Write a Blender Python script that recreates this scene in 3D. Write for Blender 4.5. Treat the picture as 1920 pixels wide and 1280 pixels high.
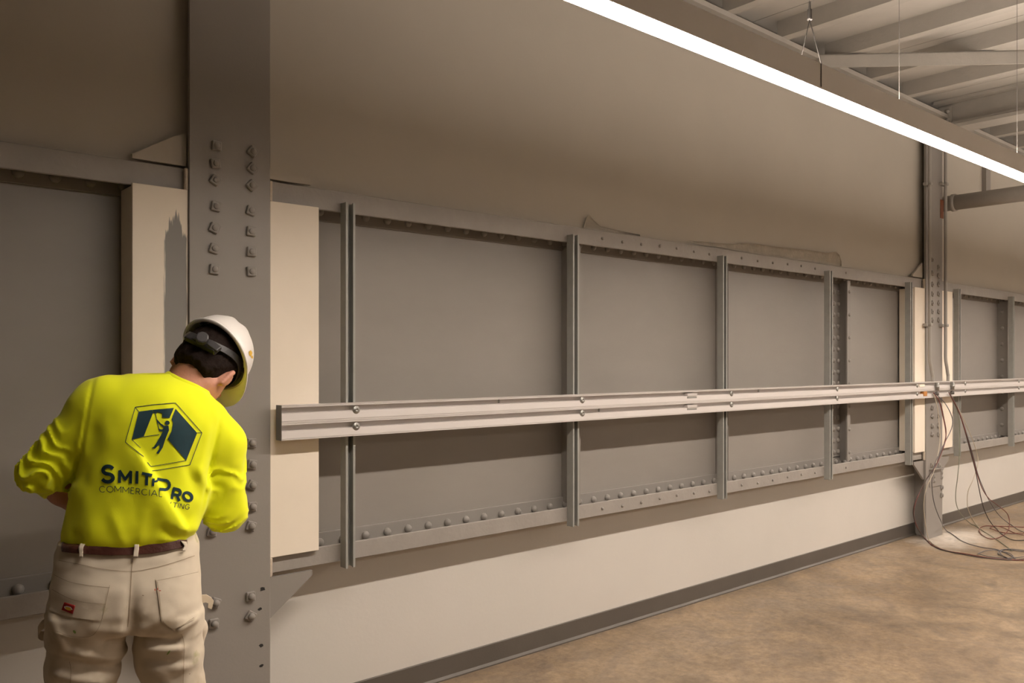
import bpy, bmesh, math, random
import numpy as np
from mathutils import Vector, Matrix
from mathutils.bvhtree import BVHTree

for o in list(bpy.data.objects):
    bpy.data.objects.remove(o)
random.seed(4)
sc = bpy.context.scene
COL = sc.collection

# ------------------------------------------------------------------ camera
F_PX, VPX, HOR = 1560.0, 2766.0, 678.0
TH = math.atan2(F_PX, VPX - 960.0)
D0, H0 = 2.83, 1.41                      # camera to strut plane (y = 0), eye height
CAM = Vector((0.0, -D0, H0))
FWD = Vector((math.sin(TH), math.cos(TH), 0))
RGT = Vector((math.cos(TH), -math.sin(TH), 0))
cd = bpy.data.cameras.new('camera')
cam = bpy.data.objects.new('camera', cd)
COL.objects.link(cam)
cam.location = CAM
cam.rotation_euler = (math.pi / 2, 0, -TH)
cd.sensor_width = 36.0
cd.lens = F_PX / 1920.0 * 36.0
cd.shift_y = (HOR - 640.0) / 1920.0
cd.clip_end = 200
sc.camera = cam

# ------------------------------------------------------------------ world, view
wd = bpy.data.worlds.new('world')
sc.world = wd
wd.use_nodes = True
wd.node_tree.nodes['Background'].inputs[0].default_value = (1.0, 0.80, 0.60, 1)
wd.node_tree.nodes['Background'].inputs[1].default_value = 0.05
LIGHT_COL = (1.0, 0.865, 0.75)
LIGHT_STR = 100.0
UP_STR = 40.0
sc.view_settings.view_transform = 'Standard'
sc.view_settings.look = 'None'
sc.view_settings.gamma = 1.0
sc.view_settings.use_curve_mapping = False
sc.view_settings.exposure = 0.0

# ------------------------------------------------------------------ helpers
def ray(x, y):
    return FWD + RGT * ((x - 960.0) / F_PX) + Vector((0, 0, (HOR - y) / F_PX))
def onY(x, y, Y=0.0):
    d = ray(x, y)
    return CAM + d * ((Y - CAM.y) / d.y)
def onZ(x, y, Z=0.0):
    d = ray(x, y)
    return CAM + d * ((Z - CAM.z) / d.z)
def PX(x, Y=0.0):
    return onY(x, HOR, Y).x

def new_mesh(name, verts, faces, smooth=False):
    me = bpy.data.meshes.new(name)
    me.from_pydata([tuple(v) for v in verts], [], [tuple(f) for f in faces])
    me.update()
    if smooth:
        me.polygons.foreach_set('use_smooth', [True] * len(me.polygons))
    return me
def link(name, me, mat=None, parent=None, loc=None):
    o = bpy.data.objects.new(name, me)
    COL.objects.link(o)
    if mat is not None and me is not None and not me.materials:
        me.materials.append(mat)
    if parent is not None:
        o.parent = parent
    if loc is not None:
        o.location = loc
    return o
def empty(name, loc=(0, 0, 0)):
    o = bpy.data.objects.new(name, None)
    o.empty_display_size = 0.05
    COL.objects.link(o)
    o.location = loc
    return o
def tag(o, label=None, cat=None, group=None, kind=None):
    if label: o['label'] = label
    if cat: o['category'] = cat
    if group: o['group'] = group
    if kind: o['kind'] = kind
    return o

def bm_box(bm, x0, x1, y0, y1, z0, z1, bev=0.0, seg=1):
    vs = [bm.verts.new(p) for p in ((x0, y0, z0), (x1, y0, z0), (x1, y1, z0), (x0, y1, z0),
                                    (x0, y0, z1), (x1, y0, z1), (x1, y1, z1), (x0, y1, z1))]
    fs = [bm.faces.new([vs[i] for i in f]) for f in ((0, 3, 2, 1), (4, 5, 6, 7), (0, 1, 5, 4),
                                                    (1, 2, 6, 5), (2, 3, 7, 6), (3, 0, 4, 7))]
    if bev > 0:
        es = list({e for f in fs for e in f.edges})
        bmesh.ops.bevel(bm, geom=es, offset=bev, segments=seg, affect='EDGES', profile=0.5)
def box(name, x0, x1, y0, y1, z0, z1, mat, parent=None, bev=0.0, origin=None):
    bm = bmesh.new()
    if x0 > x1: x0, x1 = x1, x0
    if y0 > y1: y0, y1 = y1, y0
    if z0 > z1: z0, z1 = z1, z0
    bm_box(bm, x0, x1, y0, y1, z0, z1, bev)
    return finish(name, bm, mat, parent)
def finish(name, bm, mat, parent=None, smooth=False):
    bmesh.ops.recalc_face_normals(bm, faces=bm.faces)
    me = bpy.data.meshes.new(name)
    bm.to_mesh(me); bm.free()
    if smooth:
        me.polygons.foreach_set('use_smooth', [True] * len(me.polygons))
    return link(name, me, mat, parent)
def prism(bm, prof, a0, a1, axis='x'):
    """closed profile (p, q) swept along axis; x: (y,z)  y: (x,z)  z: (x,y)"""
    def pt(p, a):
        return {'x': (a, p[0], p[1]), 'y': (p[0], a, p[1]), 'z': (p[0], p[1], a)}[axis]
    v0 = [bm.verts.new(pt(p, a0)) for p in prof]
    v1 = [bm.verts.new(pt(p, a1)) for p in prof]
    n = len(prof)
    for i in range(n):
        bm.faces.new((v0[i], v0[(i + 1) % n], v1[(i + 1) % n], v1[i]))
    bm.faces.new(v0); bm.faces.new(v1)
def prism_obj(name, prof, a0, a1, axis, mat, parent=None):
    bm = bmesh.new()
    prism(bm, prof, a0, a1, axis)
    return finish(name, bm, mat, parent)
def catmull(pts, n=10):
    P = [Vector(p) for p in pts]
    P = [P[0] * 2 - P[1]] + P + [P[-1] * 2 - P[-2]]
    out = []
    for i in range(1, len(P) - 2):
        for k in range(n):
            t = k / n
            a, b, c, d = P[i - 1], P[i], P[i + 1], P[i + 2]
            out.append(0.5 * ((2 * b) + (c - a) * t + (2 * a - 5 * b + 4 * c - d) * t * t + (3 * b - a - 3 * c + d) * t ** 3))
    out.append(P[-2].copy())
    return out
def tube_mesh(name, pts, r, seg=8, rs=None):
    V, Fc = [], []
    n = len(pts)
    up = Vector((0, 0, 1))
    prev = None
    for i, p in enumerate(pts):
        t = (pts[min(i + 1, n - 1)] - pts[max(i - 1, 0)])
        if t.length < 1e-9: t = Vector((0, 0, 1))
        t.normalize()
        if prev is None:
            s = t.cross(up)
            if s.length < 1e-3: s = t.cross(Vector((1, 0, 0)))
        else:
            s = prev - t * prev.dot(t)
        s.normalize(); prev = s
        b = t.cross(s)
        rr = rs[i] if rs else r
        for k in range(seg):
            a = 2 * math.pi * k / seg
            V.append(p + s * (math.cos(a) * rr) + b * (math.sin(a) * rr))
    for i in range(n - 1):
        for k in range(seg):
            Fc.append((i * seg + k, i * seg + (k + 1) % seg, (i + 1) * seg + (k + 1) % seg, (i + 1) * seg + k))
    Fc.append(tuple(range(seg))[::-1])
    Fc.append(tuple((n - 1) * seg + k for k in range(seg)))
    me = new_mesh(name, V, Fc, True)
    return me
def lathe_mesh(name, prof, seg=14, axis='y'):
    """prof: (radius, height) list, swept about the axis; heights run along -y for axis y"""
    V, Fc = [], []
    for r, h in prof:
        for k in range(seg):
            a = 2 * math.pi * k / seg
            c, s = r * math.cos(a), r * math.sin(a)
            V.append({'y': (c, -h, s), 'z': (c, s, h), 'x': (h, c, s)}[axis])
    n = len(prof)
    for i in range(n - 1):
        for k in range(seg):
            Fc.append((i * seg + k, i * seg + (k + 1) % seg, (i + 1) * seg + (k + 1) % seg, (i + 1) * seg + k))
    Fc.append(tuple((n - 1) * seg + k for k in range(seg)))
    Fc.append(tuple(range(seg))[::-1])
    bm = bmesh.new()
    me = new_mesh(name, V, Fc)
    bm.from_mesh(me)
    bmesh.ops.remove_doubles(bm, verts=bm.verts, dist=1e-5)
    bmesh.ops.recalc_face_normals(bm, faces=bm.faces)
    bm.to_mesh(me); bm.free()
    me.polygons.foreach_set('use_smooth', [True] * len(me.polygons))
    return me

# ------------------------------------------------------------------ materials
def nd(nt, typ, **kw):
    n = nt.nodes.new(typ)
    for k, v in kw.items():
        if k in n.inputs.keys():
            n.inputs[k].default_value = v
        else:
            setattr(n, k, v)
    return n
def base_mat(name, col, rough=0.5, metal=0.0, spec=0.5):
    m = bpy.data.materials.new(name)
    m.use_nodes = True
    b = m.node_tree.nodes['Principled BSDF']
    b.inputs['Base Color'].default_value = (*col, 1)
    b.inputs['Roughness'].default_value = rough
    b.inputs['Metallic'].default_value = metal
    b.inputs['Specular IOR Level'].default_value = spec
    return m, m.node_tree, b
def ramp(nt, fac, stops):
    r = nt.nodes.new('ShaderNodeValToRGB')
    el = r.color_ramp.elements
    while len(el) < len(stops): el.new(0.5)
    for e, (p, c) in zip(el, stops):
        e.position = p; e.color = (*c, 1) if len(c) == 3 else c
    nt.links.new(fac, r.inputs[0])
    return r
def paint(name, col, rough=0.5, var=0.06, scale=3.0, bump=0.05, bscale=180.0, spec=0.4, stretch=(1, 1, 1), metal=0.0):
    m, nt, b = base_mat(name, col, rough, metal, spec)
    tc = nd(nt, 'ShaderNodeTexCoord')
    mp = nd(nt, 'ShaderNodeMapping'); mp.inputs['Scale'].default_value = stretch
    nt.links.new(tc.outputs['Object'], mp.inputs[0])
    n1 = nd(nt, 'ShaderNodeTexNoise', Scale=scale, Detail=6.0, Roughness=0.6)
    nt.links.new(mp.outputs[0], n1.inputs['Vector'])
    lo = tuple(c * (1 - var) for c in col); hi = tuple(min(1, c * (1 + var)) for c in col)
    r = ramp(nt, n1.outputs['Fac'], [(0.3, lo), (0.7, hi)])
    nt.links.new(r.outputs[0], b.inputs['Base Color'])
    if bump > 0:
        n2 = nd(nt, 'ShaderNodeTexNoise', Scale=bscale, Detail=3.0)
        nt.links.new(mp.outputs[0], n2.inputs['Vector'])
        bp = nd(nt, 'ShaderNodeBump', Strength=bump, Distance=0.01)
        nt.links.new(n2.outputs['Fac'], bp.inputs['Height'])
        nt.links.new(bp.outputs[0], b.inputs['Normal'])
    return m

M = {}
M['steel'] = paint('grey_steel_paint', (0.285, 0.267, 0.246), 0.42, 0.05, 2.2, 0.03, 90)
M['web'] = paint('grey_web_paint', (0.30, 0.28, 0.257), 0.42, 0.06, 1.6, 0.03, 60, stretch=(1, 1, 2.2))
M['column'] = paint('grey_column_paint', (0.30, 0.28, 0.258), 0.45, 0.04, 2.0, 0.04, 120)
M['fascia'] = paint('grey_flange_paint', (0.34, 0.318, 0.292), 0.5, 0.06, 9.0, 0.14, 45)
M['upper'] = paint('grey_wall_paint', (0.51, 0.475, 0.415), 0.6, 0.04, 1.2, 0.04, 70)
M['white'] = paint('white_wall_paint', (0.66, 0.635, 0.59), 0.6, 0.03, 1.5, 0.05, 70)
M['strut'] = paint('galvanised_strut', (0.36, 0.365, 0.34), 0.45, 0.06, 20, 0.05, 200, metal=0.1)
M['alu'] = paint('anodised_aluminium', (0.67, 0.635, 0.615), 0.42, 0.02, 5, 0.02, 300, metal=0.15, stretch=(0.05, 1, 1))
M['alu_end'] = paint('dull_aluminium', (0.30, 0.30, 0.28), 0.5, 0.05, 20, 0.03, 300, metal=0.3)
M['screw'] = paint('zinc_screw', (0.36, 0.36, 0.34), 0.4, 0.1, 60, 0.0, metal=0.8)
M['dark'] = paint('hole_shade', (0.02, 0.02, 0.02), 0.6, 0.1, 30, 0.0)  # near-black colour standing in for shade inside the bolt holes
M['base'] = paint('brown_vinyl_base', (0.105, 0.092, 0.078), 0.45, 0.08, 4, 0.05, 150)
M['ceil'] = paint('painted_deck', (0.44, 0.415, 0.375), 0.65, 0.06, 3, 0.15, 25)
M['joist'] = paint('painted_joist', (0.41, 0.385, 0.345), 0.6, 0.06, 6, 0.2, 40)
M['conduit'] = paint('painted_conduit', (0.36, 0.34, 0.31), 0.45, 0.05, 12, 0.03, 100)
M['housing'] = paint('lamp_housing', (0.92, 0.90, 0.88), 0.5, 0.02, 4, 0.02, 200)
M['cable'] = paint('steel_cable', (0.14, 0.13, 0.12), 0.5, 0.1, 90, 0.0, metal=0.3)
M['caulk'] = paint('caulk_bead', (0.62, 0.54, 0.44), 0.7, 0.1, 40, 0.3, 120)
M['orange'] = paint('copper_tag', (0.50, 0.22, 0.06), 0.5, 0.15, 40, 0.0)
M['rust'] = paint('rust_primer', (0.26, 0.09, 0.04), 0.6, 0.15, 30, 0.1, 80)
M['paper'] = paint('grey_torn_paper', (0.44, 0.41, 0.355), 0.8, 0.12, 14, 0.4, 60)

def floor_mat():
    m, nt, b = base_mat('polished_concrete', (0.35, 0.27, 0.19), 0.45, 0, 0.4)
    tc = nd(nt, 'ShaderNodeTexCoord')
    n1 = nd(nt, 'ShaderNodeTexNoise', Scale=0.9, Detail=7.0, Roughness=0.62, Distortion=0.6)
    n2 = nd(nt, 'ShaderNodeTexNoise', Scale=26.0, Detail=8.0, Roughness=0.75)
    n3 = nd(nt, 'ShaderNodeTexNoise', Scale=4.0, Detail=6.0, Roughness=0.7, Distortion=1.2)
    for n in (n1, n2, n3): nt.links.new(tc.outputs['Object'], n.inputs['Vector'])
    r1 = ramp(nt, n1.outputs['Fac'], [(0.25, (0.185, 0.134, 0.087)), (0.5, (0.248, 0.185, 0.124)), (0.75, (0.315, 0.243, 0.172))])
    r2 = ramp(nt, n2.outputs['Fac'], [(0.35, (0.62, 0.60, 0.58)), (0.64, (1.16, 1.16, 1.14))])
    r3 = ramp(nt, n3.outputs['Fac'], [(0.36, (0.74, 0.74, 0.77)), (0.62, (1.12, 1.10, 1.04))])
    mx = nd(nt, 'ShaderNodeMix', data_type='RGBA', blend_type='MULTIPLY'); mx.inputs[0].default_value = 0.75
    nt.links.new(r1.outputs[0], mx.inputs[6]); nt.links.new(r2.outputs[0], mx.inputs[7])
    mx2 = nd(nt, 'ShaderNodeMix', data_type='RGBA', blend_type='MULTIPLY'); mx2.inputs[0].default_value = 0.9
    nt.links.new(mx.outputs[2], mx2.inputs[6]); nt.links.new(r3.outputs[0], mx2.inputs[7])
    # pale plaster dust around the far column's foot
    c = onZ(1745, 1003)
    vs = nd(nt, 'ShaderNodeVectorMath', operation='SUBTRACT'); vs.inputs[1].default_value = (c.x + 0.02, c.y - 0.16, 0)
    nt.links.new(tc.outputs['Object'], vs.inputs[0])
    vm = nd(nt, 'ShaderNodeVectorMath', operation='MULTIPLY'); vm.inputs[1].default_value = (0.9, 1.6, 0)
    nt.links.new(vs.outputs[0], vm.inputs[0])
    ln = nd(nt, 'ShaderNodeVectorMath', operation='LENGTH'); nt.links.new(vm.outputs[0], ln.inputs[0])
    ad = nd(nt, 'ShaderNodeMath', operation='MULTIPLY_ADD'); ad.inputs[1].default_value = 0.5; 
    nt.links.new(n3.outputs['Fac'], ad.inputs[0]); nt.links.new(ln.outputs['Value'], ad.inputs[2])
    rd = ramp(nt, ad.outputs[0], [(0.32, (0.85, 0.85, 0.85)), (0.78, (0, 0, 0))])
    mx3 = nd(nt, 'ShaderNodeMix', data_type='RGBA'); mx3.inputs[7].default_value = (0.62, 0.56, 0.48, 1)
    nt.links.new(rd.outputs[0], mx3.inputs[0]); nt.links.new(mx2.outputs[2], mx3.inputs[6])
    n4 = nd(nt, 'ShaderNodeTexNoise', Scale=1.7, Detail=9.0, Roughness=0.72, Distortion=0.8)
    mpf = nd(nt, 'ShaderNodeMapping'); mpf.inputs['Location'].default_value = (3.1, 7.7, 0)
    nt.links.new(tc.outputs['Object'], mpf.inputs[0]); nt.links.new(mpf.outputs[0], n4.inputs['Vector'])
    r4 = ramp(nt, n4.outputs['Fac'], [(0.34, (0.72, 0.73, 0.74)), (0.5, (1.0, 1.0, 1.0)), (0.66, (1.18, 1.17, 1.16))])
    sy = nd(nt, 'ShaderNodeSeparateXYZ'); nt.links.new(tc.outputs['Object'], sy.inputs[0])
    ya = nd(nt, 'ShaderNodeMath', operation='MULTIPLY_ADD'); ya.inputs[1].default_value = 0.5
    nt.links.new(n4.outputs['Fac'], ya.inputs[0]); nt.links.new(sy.outputs['Y'], ya.inputs[2])
    ry = nd(nt, 'ShaderNodeMapRange'); ry.inputs[1].default_value = -0.55; ry.inputs[2].default_value = 0.0; ry.inputs[3].default_value = 0.0; ry.inputs[4].default_value = 1.0
    nt.links.new(ya.outputs[0], ry.inputs[0])
    mg = nd(nt, 'ShaderNodeMix', data_type='RGBA', blend_type='MULTIPLY'); mg.inputs[0].default_value = 1.0
    nt.links.new(mx3.outputs[2], mg.inputs[6]); nt.links.new(r4.outputs[0], mg.inputs[7])
    md = nd(nt, 'ShaderNodeMix', data_type='RGBA', blend_type='MULTIPLY'); md.inputs[7].default_value = (1.12, 1.14, 1.18, 1)
    nt.links.new(ry.outputs[0], md.inputs[0]); nt.links.new(mg.outputs[2], md.inputs[6])
    nt.links.new(md.outputs[2], b.inputs['Base Color'])
    rr = ramp(nt, n3.outputs['Fac'], [(0.3, (0.36,) * 3), (0.7, (0.58,) * 3)])
    nt.links.new(rr.outputs[0], b.inputs['Roughness'])
    bp = nd(nt, 'ShaderNodeBump', Strength=0.12, Distance=0.01)
    nt.links.new(n2.outputs['Fac'], bp.inputs['Height']); nt.links.new(bp.outputs[0], b.inputs['Normal'])
    return m
M['floor'] = floor_mat()

def cream_mat(name, stroke=None):
    """primed drywall; stroke = (x centre, z top, half width) adds a grey brushed test stroke"""
    col = (0.92, 0.835, 0.71)
    m, nt, b = base_mat(name, col, 0.7, 0, 0.3)
    tc = nd(nt, 'ShaderNodeTexCoord')
    n1 = nd(nt, 'ShaderNodeTexNoise', Scale=5.0, Detail=5.0)
    nt.links.new(tc.outputs['Object'], n1.inputs['Vector'])
    r = ramp(nt, n1.outputs['Fac'], [(0.3, tuple(c * 0.97 for c in col)), (0.7, tuple(c * 1.02 for c in col))])
    out = r.outputs[0]
    if stroke:
        xc, zt, hw = stroke
        sp = nd(nt, 'ShaderNodeSeparateXYZ'); nt.links.new(tc.outputs['Object'], sp.inputs[0])
        mp = nd(nt, 'ShaderNodeMapping'); mp.inputs['Scale'].default_value = (60, 60, 4.0)
        nt.links.new(tc.outputs['Object'], mp.inputs[0])
        nb = nd(nt, 'ShaderNodeTexNoise', Scale=3.0, Detail=4.0); nt.links.new(mp.outputs[0], nb.inputs['Vector'])
        # half width grows below the top: hw * smoothstep
        dz = nd(nt, 'ShaderNodeMath', operation='SUBTRACT'); dz.inputs[0].default_value = zt; nt.links.new(sp.outputs['Z'], dz.inputs[1])
        nz = nd(nt, 'ShaderNodeMath', operation='MULTIPLY_ADD'); nz.inputs[1].default_value = 0.16; nt.links.new(nb.outputs['Fac'], nz.inputs[0]); nt.links.new(dz.outputs[0], nz.inputs[2])
        mr = nd(nt, 'ShaderNodeMapRange'); mr.inputs[1].default_value = 0.07; mr.inputs[2].default_value = 0.17; mr.inputs[3].default_value = 0.0; mr.inputs[4].default_value = hw
        nt.links.new(nz.outputs[0], mr.inputs[0])
        sx = nd(nt, 'ShaderNodeMath', operation='SUBTRACT'); nt.links.new(sp.outputs['X'], sx.inputs[0]); sx.inputs[1].default_value = xc
        ab = nd(nt, 'ShaderNodeMath', operation='ABSOLUTE'); nt.links.new(sx.outputs[0], ab.inputs[0])
        an = nd(nt, 'ShaderNodeMath', operation='MULTIPLY_ADD'); an.inputs[1].default_value = 0.016; nt.links.new(nb.outputs['Fac'], an.inputs[0]); nt.links.new(ab.outputs[0], an.inputs[2])
        lt = nd(nt, 'ShaderNodeMath', operation='SUBTRACT'); nt.links.new(mr.outputs[0], lt.inputs[0]); nt.links.new(an.outputs[0], lt.inputs[1])
        ms = nd(nt, 'ShaderNodeMapRange'); ms.inputs[1].default_value = -0.002; ms.inputs[2].default_value = 0.004
        nt.links.new(lt.outputs[0], ms.inputs[0])
        mx = nd(nt, 'ShaderNodeMix', data_type='RGBA'); mx.inputs[7].default_value = (0.275, 0.265, 0.252, 1)
        nt.links.new(ms.outputs[0], mx.inputs[0]); nt.links.new(out, mx.inputs[6]); out = mx.outputs[2]
    nt.links.new(out, b.inputs['Base Color'])
    return m
M['cream'] = cream_mat('cream_primed_drywall')

def emit_mat(name, col, s):
    m = bpy.data.materials.new(name); m.use_nodes = True
    nt = m.node_tree; nt.nodes.clear()
    e = nd(nt, 'ShaderNodeEmission', Strength=s); e.inputs[0].default_value = (*col, 1)
    out = nd(nt, 'ShaderNodeOutputMaterial'); nt.links.new(e.outputs[0], out.inputs[0])
    return m
M['lens'] = emit_mat('glowing_lens', LIGHT_COL, LIGHT_STR)
M['uplens'] = emit_mat('uplight_lens', LIGHT_COL, UP_STR)

# ------------------------------------------------------------------ setting
XL, XR = -4.0, 13.0
Y_UP, Y_LOW, Y_WEB = 0.07, 0.165, 0.155
Z_BOT, Z_TOP = 0.638, 2.068                 # girder
Z_DECK = 3.47
YB = -9.0
o = box('floor', XL, XR, YB, 0.4, -0.1, 0.0, M['floor']); tag(o, kind='structure')
o = box('wall_lower', XL, XR, Y_LOW, 0.4, 0.0, Z_BOT + 0.05, M['white']); tag(o, kind='structure')
o = box('wall_upper', XL, XR, Y_UP, 0.4, Z_TOP + 0.001, Z_DECK, M['upper']); tag(o, kind='structure')
o = box('wall_left', XL - 0.15, XL, YB, 0.4, 0, Z_DECK, M['upper']); tag(o, kind='structure')
o = box('wall_right', XR, XR + 0.15, YB, 0.4, 0, Z_DECK, M['white']); tag(o, kind='structure')
o = box('wall_rear', XL, XR, YB - 0.15, YB, 0, Z_DECK, M['upper']); tag(o, kind='structure')
# vinyl base with a small toe, one run each side of the far column
YC = 0.012
X2L, X2R = PX(1736.5, YC), PX(1767, YC)
X1L, X1R = PX(355, YC), PX(507, YC)
prof = [(Y_LOW, 0), (Y_LOW - 0.016, 0), (Y_LOW - 0.016, 0.006), (Y_LOW - 0.007, 0.016), (Y_LOW - 0.006, 0.097), (Y_LOW - 0.003, 0.1), (Y_LOW, 0.1)]
o = prism_obj('baseboard_back', prof, XL, XR, 'x', M['base']); tag(o, kind='structure')

# ceiling: deck panels, joists
ce = tag(empty('ceiling', (0, 0, Z_DECK)), kind='structure')
def child_box(name, x0, x1, y0, y1, z0, z1, mat, parent, bev=0.0):
    o = box(name, x0, x1, y0, y1, z0, z1, mat, None, bev)
    o.parent = parent
    o.matrix_parent_inverse = Matrix.Translation(-parent.location)
    return o
JX0 = onY(1463, 76.7, -0.09).x
JS = 0.563
Z_J = 3.365
x = JX0 - 12 * JS - 0.1
k = 0
while x < XR:
    w = 2 * JS
    child_box('deck_panel', x + 0.003, x + w - 0.003, YB, 0.3, Z_DECK, Z_DECK + 0.05, M['ceil'], ce)
    x += w
child_box('deck_backing', XL, XR, YB, 0.4, Z_DECK + 0.051, Z_DECK + 0.12, M['joist'], ce)
jm = None
for k in range(-10, 13):
    xj = JX0 + k * JS
    if not (XL < xj < XR) or X2L - 0.12 < xj < X2R + 0.12: continue
    if jm is None:
        bm = bmesh.new()
        # channel: web on the left, flanges to the right
        prism(bm, [(0, 0), (0.075, 0), (0.075, 0.008), (0.008, 0.012), (0.008, 0.095), (0.075, 0.099), (0.075, 0.105), (0, 0.105)], YB, -0.07, 'y')
        jo = finish('joist', bm, M['joist']); jm = jo.data
        COL.objects.unlink(jo); bpy.data.objects.remove(jo)
    link('joist', jm, None, ce, (xj, 0, Z_J - Z_DECK))

# edge beam along the wall head
eb = tag(empty('edge_beam', (0, 0, 3.22)), 'painted steel edge beam along the head of the wall under the joist ends', 'beam')
def pc(name, prof, a0, a1, axis, mat, parent):
    o = prism_obj(name, prof, a0, a1, axis, mat)
    o.parent = parent; o.matrix_parent_inverse = Matrix.Translation(-parent.location)
    return o
pc('bottom_flange', [(-0.1, 3.245), (Y_UP, 3.245), (Y_UP, 3.262), (-0.1, 3.258)], XL, XR, 'x', M['joist'], eb)
pc('web', [(-0.02, 3.258), (0.0, 3.258), (0.0, 3.36), (-0.02, 3.36)], XL, XR, 'x', M['joist'], eb)
pc('top_flange', [(-0.105, 3.335), (Y_UP, 3.335), (Y_UP, 3.364), (-0.105, 3.364)], XL, XR, 'x', M['joist'], eb)

# roof girder framing into the far column
XC2 = 0.5 * (X2L + X2R)
rg = tag(empty('roof_girder', (XC2, 0, 3.25)), 'deep painted roof girder running out from the top of the far column', 'girder')
def cb(name, *a, **k): return child_box(name, *a, **k)
cb('web', XC2 - 0.012, XC2 + 0.012, YB, -0.02, 3.27, 3.46, M['joist'], rg)
cb('top_flange', XC2 - 0.1, XC2 + 0.1, YB, -0.02, 3.445, 3.468, M['joist'], rg)
cb('bottom_flange', XC2 - 0.1, XC2 + 0.1, YB, -0.02, 3.235, 3.262, M['joist'], rg)
cb('bottom_angle', XC2 - 0.08, XC2 - 0.012, YB, -0.02, 3.262, 3.285, M['joist'], rg)
cb('clip_angle', XC2 - 0.026, XC2 - 0.012, -0.13, -0.02, 3.29, 3.43, M['joist'], rg)
rivet_me = lathe_mesh('rivet', [(0.0175, -0.002), (0.0175, 0.003), (0.0155, 0.0085), (0.010, 0.0125), (0.004, 0.0145), (0.0001, 0.0148)], 12)
roof_rivet_me = rivet_me.copy(); roof_rivet_me.materials.append(M['joist']); rivet_me.materials.append(M['steel'])
for yy in (-0.055, -0.1):
    for zz in (3.325, 3.39):
        r = link('rivet', roof_rivet_me, None, rg, (-0.026, yy, zz - 3.25)); r.rotation_euler = (0, 0, -math.pi / 2)

# horizontal angle brace below the joists
a = onZ(1536, 112, 3.325); b_ = onZ(1925, 104, 3.325)
dv = (b_ - a).normalized(); b2 = a + dv * ((b_ - a).length + 1.2)
nv = Vector((-dv.y, dv.x, 0))
def brace():
    root = tag(empty('angle_brace', a), 'flat steel angle brace crossing diagonally below the ceiling joists', 'brace')
    for nm, (n0, n1, z0, z1) in (('vertical_leg', (0, 0.008, -0.05, 0.035)), ('horizontal_leg', (0, 0.075, 0.027, 0.035))):
        V = []
        for p in (a, b2):
            for nn, zz in ((n0, z0), (n1, z0), (n1, z1), (n0, z1)):
                V.append(p - a + nv * nn + Vector((0, 0, zz)))
        me = new_mesh(nm, V, [(0, 1, 2, 3), (7, 6, 5, 4), (0, 4, 5, 1), (1, 5, 6, 2), (2, 6, 7, 3), (3, 7, 4, 0)])
        link(nm, me, M['joist'], root)
brace()

# ------------------------------------------------------------------ columns
Z_COLTOP = 3.44
nut_me = None
def make_nut():
    bm = bmesh.new()
    bm_box(bm, -0.0165, 0.0165, -0.011, 0.001, -0.0165, 0.0165, 0.0025)
    return bm
bm = make_nut(); bmesh.ops.recalc_face_normals(bm, faces=bm.faces)
nut_me = bpy.data.meshes.new('nut'); bm.to_mesh(nut_me); bm.free(); nut_me.materials.append(M['column'])
bolt_me = lathe_mesh('bolt_end', [(0.0105, 0.0), (0.0105, 0.003), (0.009, 0.0052), (0.0001, 0.006)], 14)
bolt_me.materials.append(M['column'])
dome_me = lathe_mesh('bolt_end', [(0.0125, 0.0), (0.012, 0.006), (0.009, 0.0105), (0.0045, 0.0128), (0.0001, 0.0133)], 14)
dome_me.materials.append(M['column'])

def gusset(parent, pts, y0, y1, mat):
    bm = bmesh.new()
    prism(bm, pts, y0, y1, 'y')
    o = finish('gusset_plate', bm, mat); o.parent = parent
    o.matrix_parent_inverse = Matrix.Translation(-parent.location)
    return o
def column(xl, xr, label):
    root = tag(empty('steel_column', (0.5 * (xl + xr), 0.0, 0)), label, 'column')
    xc = 0.5 * (xl + xr)
    child_box('front_flange', xl, xr, YC, 0.03, 0.0, Z_COLTOP, M['column'], root, 0.002)
    child_box('web', xc - 0.012, xc + 0.012, 0.03, 0.28, 0.0, Z_COLTOP, M['column'], root)
    for s, xe in ((-1, xl), (1, xr)):
        gx = xe
        e = xe + s * 0.175
        gusset(root, [(gx, Z_BOT - 0.012), (e, Z_BOT - 0.012), (e, Z_BOT - 0.03), (gx, Z_BOT - 0.165)], 0.03, 0.045, M['column'])
        gusset(root, [(gx, Z_TOP + 0.008), (e, Z_TOP + 0.008), (e, Z_TOP + 0.022), (gx, Z_TOP + 0.125)], 0.04, 0.055, M['upper'])
        x0, x1 = (gx, gx + s * 0.012)
        child_box('caulk_bead', min(x0, x1), max(x0, x1), 0.018, 0.036, Z_TOP - 0.078, Z_TOP - 0.002, M['caulk'], root, 0.003)
        child_box('caulk_bead', min(x0, x1), max(x0, x1), 0.018, 0.036, Z_BOT - 0.008, Z_BOT + 0.062, M['caulk'], root, 0.003)
    return root
col1 = column(X1L, X1R, 'wide grey steel column with square nuts behind the crouching worker')
col1['label'] = 'wide grey riveted steel column beside the worker, nearest in the photo'
col2 = column(X2L, X2R, 'far grey steel column carrying two conduits with loose cables at its foot')
def add_nut(root, px, py, rot, dome=False):
    p = onY(px, py, YC)
    n = link('nut', nut_me, None, root, p - root.location)
    n.rotation_euler = (0, rot, 0)
    b = link('bolt_end', dome_me if dome else bolt_me, None, n, (0, -0.0105, 0))
for px, py, r in ((405, 274, .05), (403, 307, -.12), (403, 338, .55), (404, 387, .2), (401, 427.5, .4), (401, 466, .3), (401, 505, .12),
                  (473, 284.5, .6), (472, 316, .65), (471, 348, .75), (470, 395, .25), (470, 434, .1), (470.5, 472, .02), (470.5, 509, -.03)):
    add_nut(col1, px, py, r)
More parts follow.
